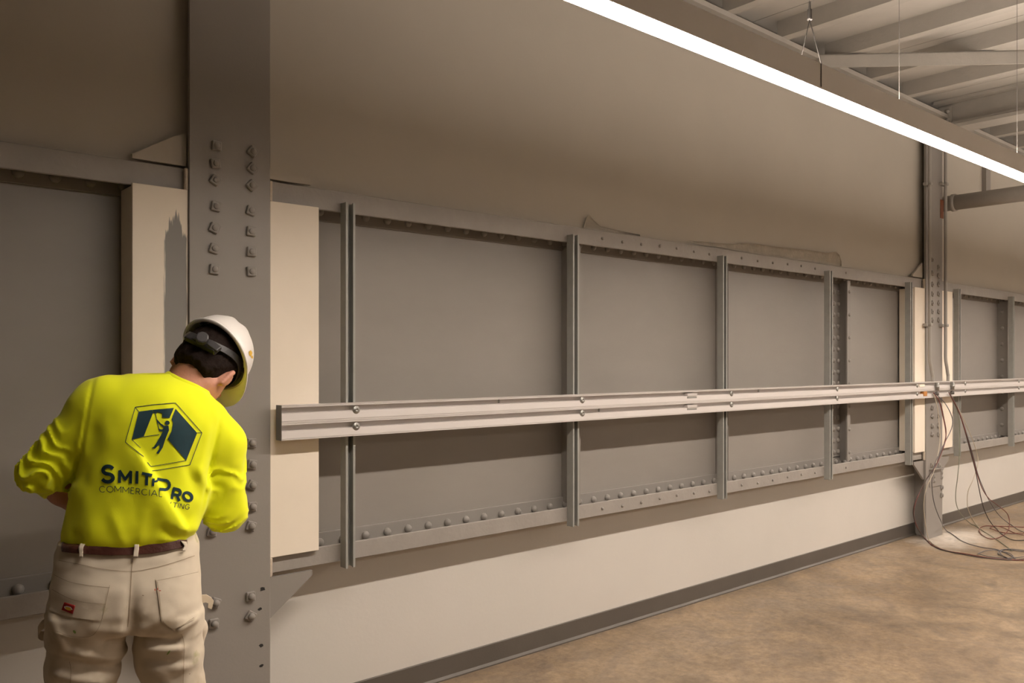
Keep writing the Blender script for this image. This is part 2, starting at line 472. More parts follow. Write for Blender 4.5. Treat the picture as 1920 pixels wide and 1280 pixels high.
for px, py, r in ((471, 830, .05), (471.6, 870, .15), (471.6, 909, .5), (471.6, 949, .1), (469.7, 985.5, .35), (396.6, 996, .2), (398, 957, .3), (398, 917, .1), (398, 877, .4), (398, 838, .2),
                  (469, 1117, .0), (469, 1154, .6), (402.5, 1129, .45), (399.8, 1168, .05)):
    add_nut(col1, px, py, r, True)
# small torn bolt holes: ragged discs, the shade inside put in as dark colour
for i, (px, py, w) in enumerate(((492, 1104, 1.0), (487.7, 1141, 0.8), (489.6, 1210, 0.75), (490, 1247.6, 0.75))):
    rnd = random.Random(i + 3)
    V = [(0, 0, 0)]
    n = 11
    for k in range(n):
        a_ = 2 * math.pi * k / n
        rr = 0.0095 * w * (0.65 + 0.55 * rnd.random())
        V.append((math.cos(a_) * rr * 1.15, 0, math.sin(a_) * rr * 0.8))
    V2 = [(v[0] * 0.8, 0.012, v[2] * 0.8) for v in V]
    nn = len(V)
    me = new_mesh('bolt_hole', V + V2, [(0, 1 + k, 1 + (k + 1) % n) for k in range(n)] + [(1 + k, nn + 1 + k, nn + 1 + (k + 1) % n, 1 + (k + 1) % n) for k in range(n)])
    p = onY(px, py, YC - 0.0006)
    link('bolt_hole', me, M['dark'], col1, p - col1.location)
# far column bolts, bracket
for px, rows in ((1747, (487, 512, 533, 551, 568, 584, 600, 764, 780, 798, 814)), (1759, (501, 517, 533, 551, 568, 584, 600, 780, 798, 814))):
    for i, py in enumerate(rows):
        add_nut(col2, px, py, (i * 0.37) % 0.8)
p0 = onY(1745, 880, 0); p1 = onY(1766, 909, 0)
child_box('bracket_plate', p0.x, p1.x + 0.01, YC - 0.006, YC, p1.z, p0.z, M['column'], col2)
child_box('bracket_lip', p0.x, p1.x + 0.01, YC - 0.026, YC - 0.006, p0.z - 0.008, p0.z, M['column'], col2)
for px, py in ((1750, 893), (1750, 901), (1764, 886), (1764, 894), (1746, 872), (1760, 872), (1765, 913), (1765, 928)):
    add_nut(col2, px, py, 0.2)

# ------------------------------------------------------------------ plate girders between the columns
Y_FA = 0.041
XR_E = XR - 0.5
def girder(name_label, xa, xb, phase, stiff, boltrange):
    root = tag(empty('plate_girder', (0.5 * (xa + xb), Y_WEB, Z_BOT)), name_label, 'girder')
    child_box('web_plate', xa, xb, Y_WEB, Y_WEB + 0.012, Z_BOT, Z_TOP, M['web'], root)
    child_box('bottom_flange', xa, xb, Y_FA + 0.012, Y_WEB, Z_BOT, Z_BOT + 0.014, M['steel'], root)
    child_box('bottom_fascia', xa, xb, Y_FA, Y_FA + 0.012, Z_BOT, Z_BOT + 0.068, M['fascia'], root, 0.0025)
    child_box('top_flange', xa, xb, Y_FA + 0.012, Y_WEB, Z_TOP - 0.014, Z_TOP, M['steel'], root)
    child_box('top_fascia', xa, xb, Y_FA, Y_FA + 0.012, Z_TOP - 0.08, Z_TOP, M['fascia'], root, 0.0025)
    ya = Y_WEB - 0.013
    child_box('bottom_angle', xa, xb, ya, Y_WEB, Z_BOT + 0.014, Z_BOT + 0.1, M['steel'], root, 0.002)
    child_box('top_angle', xa, xb, ya, Y_WEB, Z_TOP - 0.102, Z_TOP - 0.014, M['steel'], root, 0.002)
    pit = 0.1036
    k = math.ceil((xa + 0.03 - phase) / pit)
    while phase + k * pit < xb - 0.02:
        xx = phase + k * pit
        for zz in (Z_BOT + 0.062, Z_TOP - 0.068):
            link('rivet', rivet_me, M['steel'], root, Vector((xx, ya, zz)) - root.location)
        k += 1
    for (xs, xf, yf, kind) in stiff:
        zb, zt = Z_BOT + 0.05, Z_TOP - 0.05
        zb2, zt2 = Z_BOT + 0.072, Z_TOP - 0.084
        s = link('stiffener', None, None, root)
        bm = bmesh.new()
        bm_box(bm, xs, xs + 0.011, yf, Y_WEB, zb2, zt2)
        bm_box(bm, xs, xf, yf - 0.011, yf, zb2, zt2)
        bpy.data.objects.remove(s)
        s = finish('stiffener', bm, M['steel']); s.parent = root
        s.matrix_parent_inverse = Matrix.Translation(-root.location)
        if kind == 'rivets':
            bm = bmesh.new()
            bm_box(bm, xs - 0.115, xs + 0.005, Y_WEB - 0.013, Y_WEB, zb2 + 0.02, zt2 - 0.03)
            pl = finish('backing_plate', bm, M['steel']); pl.parent = root
            pl.matrix_parent_inverse = Matrix.Translation(-root.location)
            n = 15
            for j in range(n):
                zz = zb2 + 0.06 + (zt2 - zb2 - 0.14) * j / (n - 1)
                for xo in (-0.092, -0.03):
                    link('rivet', rivet_me, M['steel'], root, Vector((xs + xo, Y_WEB - 0.013, zz)) - root.location)
                if j % 2 == 0:
                    r = link('rivet', rivet_me, M['steel'], root, Vector((0.5 * (xs + 0.011 + xf), yf - 0.011, zz)) - root.location)
                    r.scale = (0.7, 0.7, 0.7)
        if kind == 'side':
            n = 8
            for j in range(n):
                zz = zb2 + 0.1 + (zt2 - zb2 - 0.2) * j / (n - 1)
                r = link('rivet', rivet_me, M['steel'], root, Vector((xs, 0.5 * (yf + Y_WEB), zz)) - root.location)
                r.rotation_euler = (0, 0, -math.pi / 2)
    for (bx0, bx1, n) in boltrange:
        for j in range(n):
            xx = bx0 + (bx1 - bx0) * (j + 0.5) / n
            for zz, jit in ((Z_BOT + 0.034, 0.35), (Z_TOP - 0.038, 0.5)):
                r = link('stud_bolt', bolt_me, None, root, Vector((xx + 0.03 * jit * math.sin(j * 3.1), Y_FA, zz + 0.004 * math.sin(j * 5.0))) - root.location)
                r.scale = (0.72, 1.1, 0.72)
    return root
ph = onY(682, 1005, Y_WEB).x
SX = [PX(648.5), PX(1074.4), PX(1355.8), PX(1556), PX(1707), PX(1798), PX(1899.5)]
def xs_(px): return PX(px, Y_WEB)
gl = girder('grey plate girder in the dark bay left of the near column', XL, X1L - 0.005, ph, [], [])
gm = girder('long grey plate girder with four ribs between the two columns', X1R + 0.012, X2L - 0.012, ph,
            [(xs_(1052.5), PX(1089.5, 0.06), 0.075, ''), (xs_(1341), PX(1367, 0.06), 0.075, ''), (xs_(1571.5), PX(1590, 0.06), 0.075, 'rivets')],
            [(PX(1110, Y_FA), PX(1345, Y_FA), 7), (PX(1375, Y_FA), PX(1540, Y_FA), 6), (PX(1580, Y_FA), PX(1592, Y_FA), 1)])
gr = girder('grey plate girder running on to the right of the far column', X2R + 0.012, XR_E, ph,
            [(xs_(1870), PX(1903, 0.06), 0.075, 'side'), (xs_(1870) + 2.2, xs_(1870) + 2.29, 0.075, '')], [])

# ------------------------------------------------------------------ cream drywall boxes either side of the columns
YBX = 0.02
def wrap_box(x0, x1, label, mat):
    root = tag(empty('drywall_box', (0.5 * (x0 + x1), 0.08, 0.70)), label, 'boxing', 'cream boxes beside the columns')
    child_box('front_panel', x0, x1, YBX, YBX + 0.013, 0.70, 1.992, mat, root, 0.0015)
    xs = x0 if root['label'].startswith('left') else x1
    child_box('side_panel', x0, x0 + 0.013, YBX + 0.013, Y_WEB - 0.0135, Z_BOT + 0.072, Z_TOP - 0.085, mat, root)
    child_box('side_panel', x1 - 0.013, x1, YBX + 0.013, Y_WEB - 0.0135, Z_BOT + 0.072, Z_TOP - 0.085, mat, root)
    return root
stx = PX(332, YBX); stz = onY(332, 400, YBX).z
wrap_box(PX(248, YBX), X1L - 0.002, 'cream drywall box with a grey brushed paint stroke left of the near column', cream_mat('cream_drywall_test_stroke', (PX(330, YBX), stz + 0.01, 0.046)))
wrap_box(X1R + 0.003, PX(598, YBX), 'clean cream drywall box behind the left end of the aluminium rail', M['cream'])
wrap_box(PX(1715.5, YBX), X2L - 0.002, 'cream drywall box on the left side of the far column', M['cream'])
wrap_box(X2R + 0.003, PX(1786, YBX), 'cream drywall box on the right side of the far column', M['cream'])

# ------------------------------------------------------------------ slotted strut channels
def strut_mesh():
    w, t, lip = 0.0413, 0.0026, 0.0095
    p = [(0, 0), (lip, 0), (lip, 0.008), (lip - t, 0.008), (lip - t, t), (t, t), (t, w - t), (w - t, w - t), (w - t, t),
         (w - lip + t, t), (w - lip + t, 0.008), (w - lip, 0.008), (w - lip, 0), (w, 0), (w, w), (0, w)]
    bm = bmesh.new()
    prism(bm, p, 0.617, 2.022, 'z')
    bmesh.ops.recalc_face_normals(bm, faces=bm.faces)
    me = bpy.data.meshes.new('strut_channel'); bm.to_mesh(me); bm.free()
    me.materials.append(M['strut'])
    return me
sm = strut_mesh()
labs = ['galvanised strut channel nearest the worker, under the rail end',
        'second galvanised strut channel from the worker, left of the wide middle bay',
        'third galvanised strut channel, midway along the rail',
        'fourth galvanised strut channel, in front of the riveted stiffener',
        'fifth galvanised strut channel, just left of the far column',
        'galvanised strut channel just right of the far column',
        'galvanised strut channel furthest right, at the edge of the picture']
for x, l in zip(SX, labs):
    root = empty('strut_channel', (x, 0, 0)); tag(root, l, 'strut', 'strut channels carrying the rail')
    link('channel', sm, None, root)
    # spring nut seen in the slot behind the rail
    bm = bmesh.new(); bm_box(bm, 0.010, 0.031, 0.0095, 0.0155, 1.16, 1.215, 0.001)
    finish('channel_nut', bm, M['screw'], root)

# ------------------------------------------------------------------ aluminium double raceway
RX0, RX1 = PX(528.4, -0.045), XR_E
RZ0, RZ1 = 1.128, 1.254
def rail():
    root = tag(empty('aluminium_rail', (RX0, 0, RZ0)), 'long double grooved aluminium rail screwed across all the struts', 'rail')
    h = RZ1 - RZ0
    hh = h / 2
    prof = [(-0.001, 0), (-0.045, 0)]
    def half(z):
        # bright facet rises inwards, dark facet comes back out under the lip
        return [(-0.045, z + 0.003), (-0.0435, z + 0.0036), (-0.0435, z + 0.0046), (-0.045, z + 0.0052),
                (-0.045, z + 0.0075), (-0.0415, z + 0.033), (-0.020, z + 0.034), (-0.020, z + 0.0535), (-0.045, z + 0.0545), (-0.045, z + 0.0575),
                (-0.0435, z + 0.058), (-0.0435, z + 0.0592), (-0.045, z + 0.0598)]
    prof += half(0.0) + half(hh) + [(-0.045, h), (-0.001, h)]
    bm = bmesh.new()
    prism(bm, [(y, z) for y, z in prof], RX0, RX1, 'x')
    o = finish('rail_body', bm, M['alu']); o.parent = root
    o.matrix_parent_inverse = Matrix.Translation(-Vector((RX0, 0, 0)))
    # end cap plate
    bm = bmesh.new(); bm_box(bm, -0.0015, -0.0002, -0.0452, -0.001, -0.0003, h + 0.0003)
    finish('end_plate', bm, M['alu_end'], root)
    sme = lathe_mesh('screw', [(0.0155, 0.0), (0.0155, 0.002), (0.0145, 0.003), (0.0095, 0.0038), (0.0085, 0.006), (0.0045, 0.0066), (0.0042, 0.004), (0.0001, 0.004)], 20)
    for x in SX:
        for zc in (0.036, 0.036 + hh):
            link('screw', sme, M['screw'], root, (x + 0.0207 - RX0, -0.0415, zc))
    # joint covers and hairline joints
    def joint(px, zc, w, hgt, mat, depth=0.0455):
        x = PX(px, -0.045)
        bm = bmesh.new(); bm_box(bm, x - w / 2 - RX0, x + w / 2 - RX0, -depth, -0.0125, zc - hgt / 2, zc + hgt / 2, 0.001)
        finish('joint_clip', bm, mat, root)
    for zc in (0.036, 0.036 + hh):
        joint(1298, zc + 0.004, 0.085, 0.016, M['alu'], 0.0462)
        joint(1298, zc - 0.012, 0.085, 0.008, M['alu_end'], 0.044)
    joint(1729, 0.036 + hh, 0.09, 0.02, M['cream'], 0.046)
    joint(1735, 0.034, 0.06, 0.036, M['orange'], 0.047)
    for px, zc in ((938, 0.046 + hh), (1126, 0.046), (1425, 0.046 + hh), (1570, 0.046)):
        x = PX(px, -0.045)
        bm = bmesh.new(); bm_box(bm, x - 0.0015 - RX0, x + 0.0015 - RX0, -0.0405, -0.03, zc - 0.008, zc + 0.0085)
        finish('joint_line', bm, M['alu_end'], root)
    return root
rail()

# ------------------------------------------------------------------ torn paper along the girder top
def flap(pts, label, seed):
    """pts: px outline along bottom and top; built as a curling sheet standing off the wall"""
    rnd = random.Random(seed)
    V, Fc = [], []
    n = len(pts)
    th = 0.0018
    for j in (0, 1):
        for i, (x, yb, yt, curl) in enumerate(pts):
            for q in range(5):
                t = q / 4
                py = yb + (yt - yb) * t
                Y = Y_UP - 0.004 - curl * 0.6 * t ** 1.6 - 0.002 * rnd.random() + j * th
                p = onY(x, py, Y)
                V.append(p)
    m5 = n * 5
    for j in (0, 1):
        for i in range(n - 1):
            for q in range(4):
                f = [i * 5 + q, (i + 1) * 5 + q, (i + 1) * 5 + q + 1, i * 5 + q + 1]
                Fc.append([k + j * m5 for k in (f if j == 0 else f[::-1])])
    rim = [i * 5 for i in range(n)] + [(n - 1) * 5 + q for q in range(1, 5)] + [i * 5 + 4 for i in range(n - 2, -1, -1)] + [q for q in range(3, 0, -1)]
    for a_, b2_ in zip(rim, rim[1:] + rim[:1]):
        Fc.append((a_, b2_, b2_ + m5, a_ + m5))
    c = sum((Vector(v) for v in V), Vector()) / len(V)
    c.z = min(v.z for v in V)
    o = link('torn_paper_strip', new_mesh('torn_paper_strip', [v - c for v in V], Fc, True), M['paper'], None, c)
    tag(o, label, 'paper strip')
flap([(1094, 427, 424, 0.004), (1100, 428, 408, 0.012), (1105, 429, 402, 0.02), (1112, 430, 412, 0.012), (1125, 432, 424, 0.006), (1150, 436, 430, 0.003), (1200, 443, 440, 0.002)],
     'short torn grey paper corner curling up beside the second strut', 3)
flap([(1290, 455, 451, 0.003), (1340, 462, 456, 0.004), (1384, 470, 458, 0.01), (1385, 470, 455, 0.012), (1420, 476, 458, 0.01), (1460, 482, 463, 0.012), (1510, 489, 468, 0.016), (1550, 495, 474, 0.02), (1568, 498, 472, 0.035), (1574, 499, 478, 0.03), (1578, 499, 490, 0.012)],
     'long torn grey paper strip peeling off the wall above the third strut', 5)

# ------------------------------------------------------------------ conduits, pipe
def conduit(px_top, px_mid, px_bot, py_strap, label, Y=-0.022):
    p_top = onY(px_top, 300, Y)
    xt, xb = PX(px_mid, Y), PX(px_bot, Y)
    root = tag(empty('conduit', (xb, Y, RZ1)), label, 'conduit', 'conduits on the far column')
    zz = onY(px_mid, 672, Y).z
    pts = catmull([(xt, Y, 3.40), (xt, Y, 2.6), (xt, Y, 1.8), (xt, Y, zz + 0.12), (xt, Y, zz), (0.5 * (xt + xb), Y, zz - 0.07), (xb, Y, zz - 0.14), (xb, Y, RZ1 + 0.05), (xb, Y, RZ1 + 0.0)], 6)
    link('tube', tube_mesh('tube', [p - root.location for p in pts], 0.0125, 12), M['conduit'], root)
    s = onY(px_mid, py_strap, Y)
    for zc in (s.z, onY(px_mid, 345, Y).z):
        bm = bmesh.new()
        bm_box(bm, xt - xb - 0.045, xt - xb + 0.045, -0.0005 + 0.005, 0.0335, zc - RZ1 - 0.011, zc - RZ1 + 0.011, 0.002)
        bm_box(bm, xt - xb - 0.019, xt - xb + 0.019, -0.019, 0.006, zc - RZ1 - 0.011, zc - RZ1 + 0.011, 0.004)
        finish('strap', bm, M['conduit'], root)
    link('connector', lathe_mesh('connector', [(0.015, -0.04), (0.015, -0.02), (0.018, -0.018), (0.018, -0.004), (0.0155, -0.003), (0.0155, 0.022), (0.0127, 0.023)], 12, 'z'), M['screw'], root, (0, -0.034, -0.03))
    link('bushing', lathe_mesh('bushing', [(0.014, -0.03), (0.015, -0.006), (0.009, -0.004), (0.009, 0.0)], 12, 'z'), M['cable'], root, (0, -0.034, -0.078))
conduit(1743, 1743, 1748.5, 609, 'painted conduit on the left of the far column face bending into the rail')
conduit(1773, 1773, 1777.5, 610, 'painted conduit along the right edge of the far column bending into the rail')
# rust-primed strip between column and conduit
p = onY(1766, 385, -0.001); q = onY(1770, 425, -0.001)
child_box('primer_patch', p.x, q.x + 0.015, YC - 0.004, YC, p.z - 0.10, p.z + 0.05, M['rust'], col2)
px_ = onY(1777, 378, 0.0)
pr = tag(empty('round_duct', (px_.x + 0.09, -0.0, px_.z)), 'fat grey horizontal pipe running out from the far column', 'pipe')
link('pipe', tube_mesh('pipe', [Vector((0, y, 0)) for y in (0.065, -0.5, -1.5, -3.0, -8.9)], 0.062, 24), M['conduit'], pr)
link('collar', tube_mesh('collar', [Vector((0, y, 0)) for y in (0.0, -0.03)], 0.072, 24), M['conduit'], pr)
# pilaster rib on the wall right of the far column
p = onY(1841, 330, Y_UP); q = onY(1848, 330, Y_UP)
o = box('trim_1', p.x, q.x + 0.02, Y_UP - 0.035, Y_UP, 2.86, 3.24, M['column']); tag(o, kind='structure')

# ------------------------------------------------------------------ pendant lamps
LN, LW, LT = 1.40, 0.079, 0.081       # near edge distance from camera plane, width, height
LZ = H0 + 0.6394 * LN
def lamp(yn, x0, x1, sus, label):
    root = tag(empty('linear_pendant_lamp', (x0, yn, LZ)), label, 'pendant lamp')
    L = x1 - x0
    t = 0.004
    # housing: inverted U with closed ends
    bm = bmesh.new()
    prism(bm, [(0, 0), (t, 0), (t, LT - t), (LW - t, LT - t), (LW - t, 0), (LW, 0), (LW, LT), (0, LT)], 0, L, 'x')
    finish('housing', bm, M['housing'], root)
    for xa in (-0.004, L):
        bm = bmesh.new(); bm_box(bm, xa, xa + 0.004, 0, LW, 0, LT)
        finish('end_cap', bm, M['housing'], root)
    bm = bmesh.new(); bm_box(bm, 0.001, L - 0.001, t + 0.0005, LW - t - 0.0005, 0.0105, 0.016)
    lens = finish('lens', bm, M['lens'], root)
    bm = bmesh.new(); bm_box(bm, 0.7, L - 0.03, 0.006, LW - 0.006, LT - 0.002, LT + 0.0015)
    finish('uplight_lens', bm, M['uplens'], root)
    gme = lathe_mesh('cable_gripper', [(0.0085, 0.0), (0.0085, 0.005), (0.0075, 0.006), (0.0075, 0.034), (0.004, 0.037), (0.0035, 0.06), (0.0015, 0.062)], 12, 'z')
    for i_, xs in enumerate(sus):
        zg = 0.235
        if i_:
            link('suspension_cable', tube_mesh('suspension_cable', [Vector((xs - x0, LW / 2, LT)), Vector((xs - x0, LW / 2, Z_DECK - LZ))], 0.001, 6), M['cable'], root)
            continue
        link('cable_gripper', gme, M['cable'], root, (xs - x0, LW / 2, zg))
        link('suspension_cable', tube_mesh('suspension_cable', [Vector((xs - x0, LW / 2, zg + 0.05)), Vector((xs - x0, LW / 2, Z_DECK - LZ))], 0.001, 6), M['cable'], root)
        for yy, zz in ((-0.0015, 0.004), (LW + 0.0015, 0.004)):
            pts = [Vector((xs - x0, LW / 2, zg)), Vector((xs - x0 + 0.0, yy, LT)), Vector((xs - x0, yy, zz))]
            link('yoke_wire', tube_mesh('yoke_wire', pts, 0.0016, 6), M['cable'], root)
    return root
def lx(px, py):
    d = ray(px, py); s = (LN + LW / 2) / d.y
    return (CAM + d * s).x
LX0 = 0.78
s1, s2, s3 = lx(1518, 60), lx(1686, 160), lx(1907, 280)
lamp(-D0 + LN, LX0, 12.2, [s1, s2, s3], 'long glowing linear pendant lamp hung parallel to the wall')
lamp(-D0 + LN - 3.0, LX0 + 1.6, 12.2, [s1 + 1.6, s2 + 1.6, s3 + 1.6], 'second linear pendant lamp hung behind the camera')

# ------------------------------------------------------------------ loose cables
CABM = {}
def cable(name, mat_col, hang, flo, r, label, Ys=(-0.055, -0.12)):
    pts = []
    n = len(hang)
    fl = [onZ(x, y, r + 0.002) for x, y in flo]
    y_end = fl[0].y if fl else Ys[1]
    for i, (x, y) in enumerate(hang):
        t = i / max(1, n - 1)
        Y = Ys[0] + (Ys[1] - Ys[0]) * min(1, t * 1.5)
        if fl:
            tt = max(0, (t - 0.55) / 0.45)
            Y = Y * (1 - tt) + (y_end + 0.03 if y_end + 0.03 < Ys[0] else Ys[0]) * tt
        p = onY(x, y, Y)
        p.z = max(p.z, r + 0.002)
        pts.append(p)
    pts += fl
    pts = catmull(pts, 8)
    for p in pts: p.z = max(p.z, r + 0.001)
    if mat_col not in CABM:
        CABM[mat_col] = paint('cable_' + name, mat_col, 0.45, 0.05, 20, 0.0)
    c = pts[-1].copy()
    o = link('loose_cable', tube_mesh('loose_cable', [p - c for p in pts], r, 7), CABM[mat_col], None, c)
    tag(o, label, 'cable', 'loose cables at the far column')
RED, DK, GRN, BEI, GRY = (0.16, 0.045, 0.035), (0.055, 0.045, 0.04), (0.20, 0.21, 0.15), (0.52, 0.46, 0.36), (0.13, 0.12, 0.125)
cable('maroon', RED, [(1750, 736), (1761, 752), (1768, 780), (1773, 806), (1772, 828), (1757, 868), (1734, 903), (1718, 938), (1713, 965), (1722, 992)],
      [(1738, 1013), (1748, 1022), (1775, 1032), (1810, 1038), (1860, 1046), (1920, 1050), (1990, 1048)], 0.0038, 'maroon cable sweeping left round the foot of the far column')
cable('pale', BEI, [(1751, 738), (1758, 765), (1761, 795), (1762, 830), (1752, 880), (1737, 915), (1732, 945), (1735, 980)],
      [(1742, 1013), (1752, 1021), (1772, 1031), (1800, 1035)], 0.003, 'thin beige cable hanging in front of the far column')
cable('black', DK, [(1751, 737), (1763, 755), (1770, 785), (1774, 812), (1768, 838), (1752, 875), (1731, 908), (1715, 942), (1713, 968), (1724, 996)],
      [(1742, 1018), (1760, 1028), (1800, 1038), (1850, 1046), (1905, 1049), (1960, 1040)], 0.0034, 'black cable running beside the maroon one along the floor')
cable('dark_grey', GRY, [(1752, 736), (1772, 756), (1785, 782), (1784, 803), (1770, 832), (1754, 866), (1748, 892), (1748, 920), (1753, 948), (1764, 976)],
      [(1776, 996), (1806, 1015), (1838, 1025), (1870, 1030), (1893, 1040), (1905, 1049), (1890, 1047), (1876, 1037), (1885, 1030), (1930, 1035)], 0.0034, 'dark grey cable crossing the far column face and coiling on the floor')
cable('black', DK, [(1779, 735), (1793, 762), (1804, 790), (1818, 840), (1829, 882), (1835, 912), (1842, 944), (1851, 968)],
      [(1863, 986), (1880, 1002), (1900, 1012), (1930, 1012)], 0.0036, 'black cable hanging from the right conduit to the floor coil')
cable('maroon', RED, [(1779, 736), (1795, 765), (1806, 795), (1822, 848), (1832, 888), (1842, 916), (1854, 934), (1872, 948), (1888, 962)],
      [(1893, 978), (1890, 994), (1876, 1006), (1858, 1010), (1842, 1003), (1836, 993), (1845, 986), (1870, 986), (1925, 988)], 0.0034, 'maroon cable making a round loop on the floor under the right conduit', (-0.055, -0.2))
cable('dark_grey', GRY, [(1780, 736), (1797, 768), (1810, 805), (1824, 852), (1834, 890), (1845, 918), (1856, 940), (1872, 964)],
      [(1890, 980), (1912, 994), (1940, 1004)], 0.003, 'dark grey cable slanting to the right edge from the right conduit', (-0.055, -0.2))
cable('green', GRN, [(1780, 738), (1795, 770), (1799, 800), (1799, 850), (1796, 890), (1792, 925), (1794, 948), (1804, 966)],
      [(1822, 983), (1848, 998), (1870, 1012), (1898, 1032)], 0.003, 'thin olive cable drooping close to the right strut')
cable('pale', BEI, [(1780, 737), (1800, 772), (1820, 815), (1832, 850), (1833, 872), (1824, 900), (1815, 922), (1814, 948), (1820, 966)],
      [(1829, 982), (1838, 992)], 0.003, 'thin beige cable ending on the floor beside the maroon loop')
def floor_coil(col, pts, r, label):
    P = catmull([onZ(x, y, r + 0.001) for x, y in pts], 8)
    for i, p in enumerate(P): p.z = r + 0.004 + 0.004 * math.sin(i * 0.4)
    c = P[0].copy()
    o = link('loose_cable', tube_mesh('loose_cable', [p - c for p in P], r, 7), CABM[col], None, c)
    tag(o, label, 'cable', 'loose cables at the far column')
floor_coil(GRY, [(1935, 1044), (1900, 1046), (1850, 1043), (1834, 1038), (1845, 1034), (1870, 1032), (1885, 1036), (1900, 1043), (1890, 1047), (1872, 1038), (1880, 1031), (1930, 1032)], 0.003, 'grey cable coil lying flat at the right edge of the floor')
floor_coil(RED, [(1935, 1001), (1900, 1000), (1870, 996), (1857, 991), (1862, 987), (1885, 991), (1910, 1002), (1935, 1008)], 0.003, 'small maroon cable coil nearest the baseboard')

# ------------------------------------------------------------------ crack in the slab
pts = [onZ(x, y, 0.0004) for x, y in ((998, 1232), (1010, 1236), (1024, 1240), (1040, 1247), (1048, 1253), (1062, 1258), (1078, 1266), (1092, 1274), (1105, 1282), (1118, 1290))]
V, Fc = [], []
for i, p in enumerate(pts):
    w = 0.0016 * (0.6 + 0.5 * math.sin(i * 2.3) ** 2)
    V += [p + Vector((0, w, 0)), p - Vector((0, w, 0))]
for i in range(len(pts) - 1): Fc.append((2 * i, 2 * i + 1, 2 * i + 3, 2 * i + 2))
fl = bpy.data.objects['floor']
link('hairline_crack', new_mesh('hairline_crack', V, Fc), paint('crack_dark', (0.09, 0.065, 0.045), 0.9, 0.1, 30, 0), fl)
#PERSON
from mathutils.geometry import tessellate_polygon
# ------------------------------------------------------------------ worker, modelled as distance fields and polygonised
PZ = 2.23                                  # depth of the torso along the optical axis
AL0 = (250.0 - 960.0) / F_PX
PN = (FWD + RGT * AL0).normalized()        # away from the camera, through the torso
PR = Vector((PN.y, -PN.x, 0))              # to the worker's right
PO = CAM + (FWD + RGT * AL0) * PZ; PO.z = 0.0
PM = Matrix(((PR.x, PN.x, 0, PO.x), (PR.y, PN.y, 0, PO.y), (0, 0, 1, 0), (0, 0, 0, 1)))
def PL(x, y, b=0.0):
    """pixel -> worker coordinates (a right, b away, c up) on the plane at depth b"""
    d = ray(x, y)
    o = CAM - PO
    t = (b - o.dot(PN)) / d.dot(PN)
    p = o + d * t
    return np.array((p.dot(PR), p.dot(PN), p.z))

def vnoise(P, scale, seed=0):
    rs = np.random.RandomState(seed)
    G = rs.rand(32, 32, 32).astype(np.float32)
    Q = [np.asarray(p) * scale + 100.0 for p in P]
    I = [np.floor(q).astype(int) for q in Q]
    W = []
    for q, i in zip(Q, I):
        f = q - i
        W.append(f * f * (3 - 2 * f))
    I = [i % 32 for i in I]; J = [(i + 1) % 32 for i in I]
    def g(a, b, c): return G[a, b, c]
    x0 = g(I[0], I[1], I[2]) * (1 - W[0]) + g(J[0], I[1], I[2]) * W[0]
    x1 = g(I[0], J[1], I[2]) * (1 - W[0]) + g(J[0], J[1], I[2]) * W[0]
    x2 = g(I[0], I[1], J[2]) * (1 - W[0]) + g(J[0], I[1], J[2]) * W[0]
    x3 = g(I[0], J[1], J[2]) * (1 - W[0]) + g(J[0], J[1], J[2]) * W[0]
    y0 = x0 * (1 - W[1]) + x1 * W[1]
    y1 = x2 * (1 - W[1]) + x3 * W[1]
    return (y0 * (1 - W[2]) + y1 * W[2]) * 2 - 1

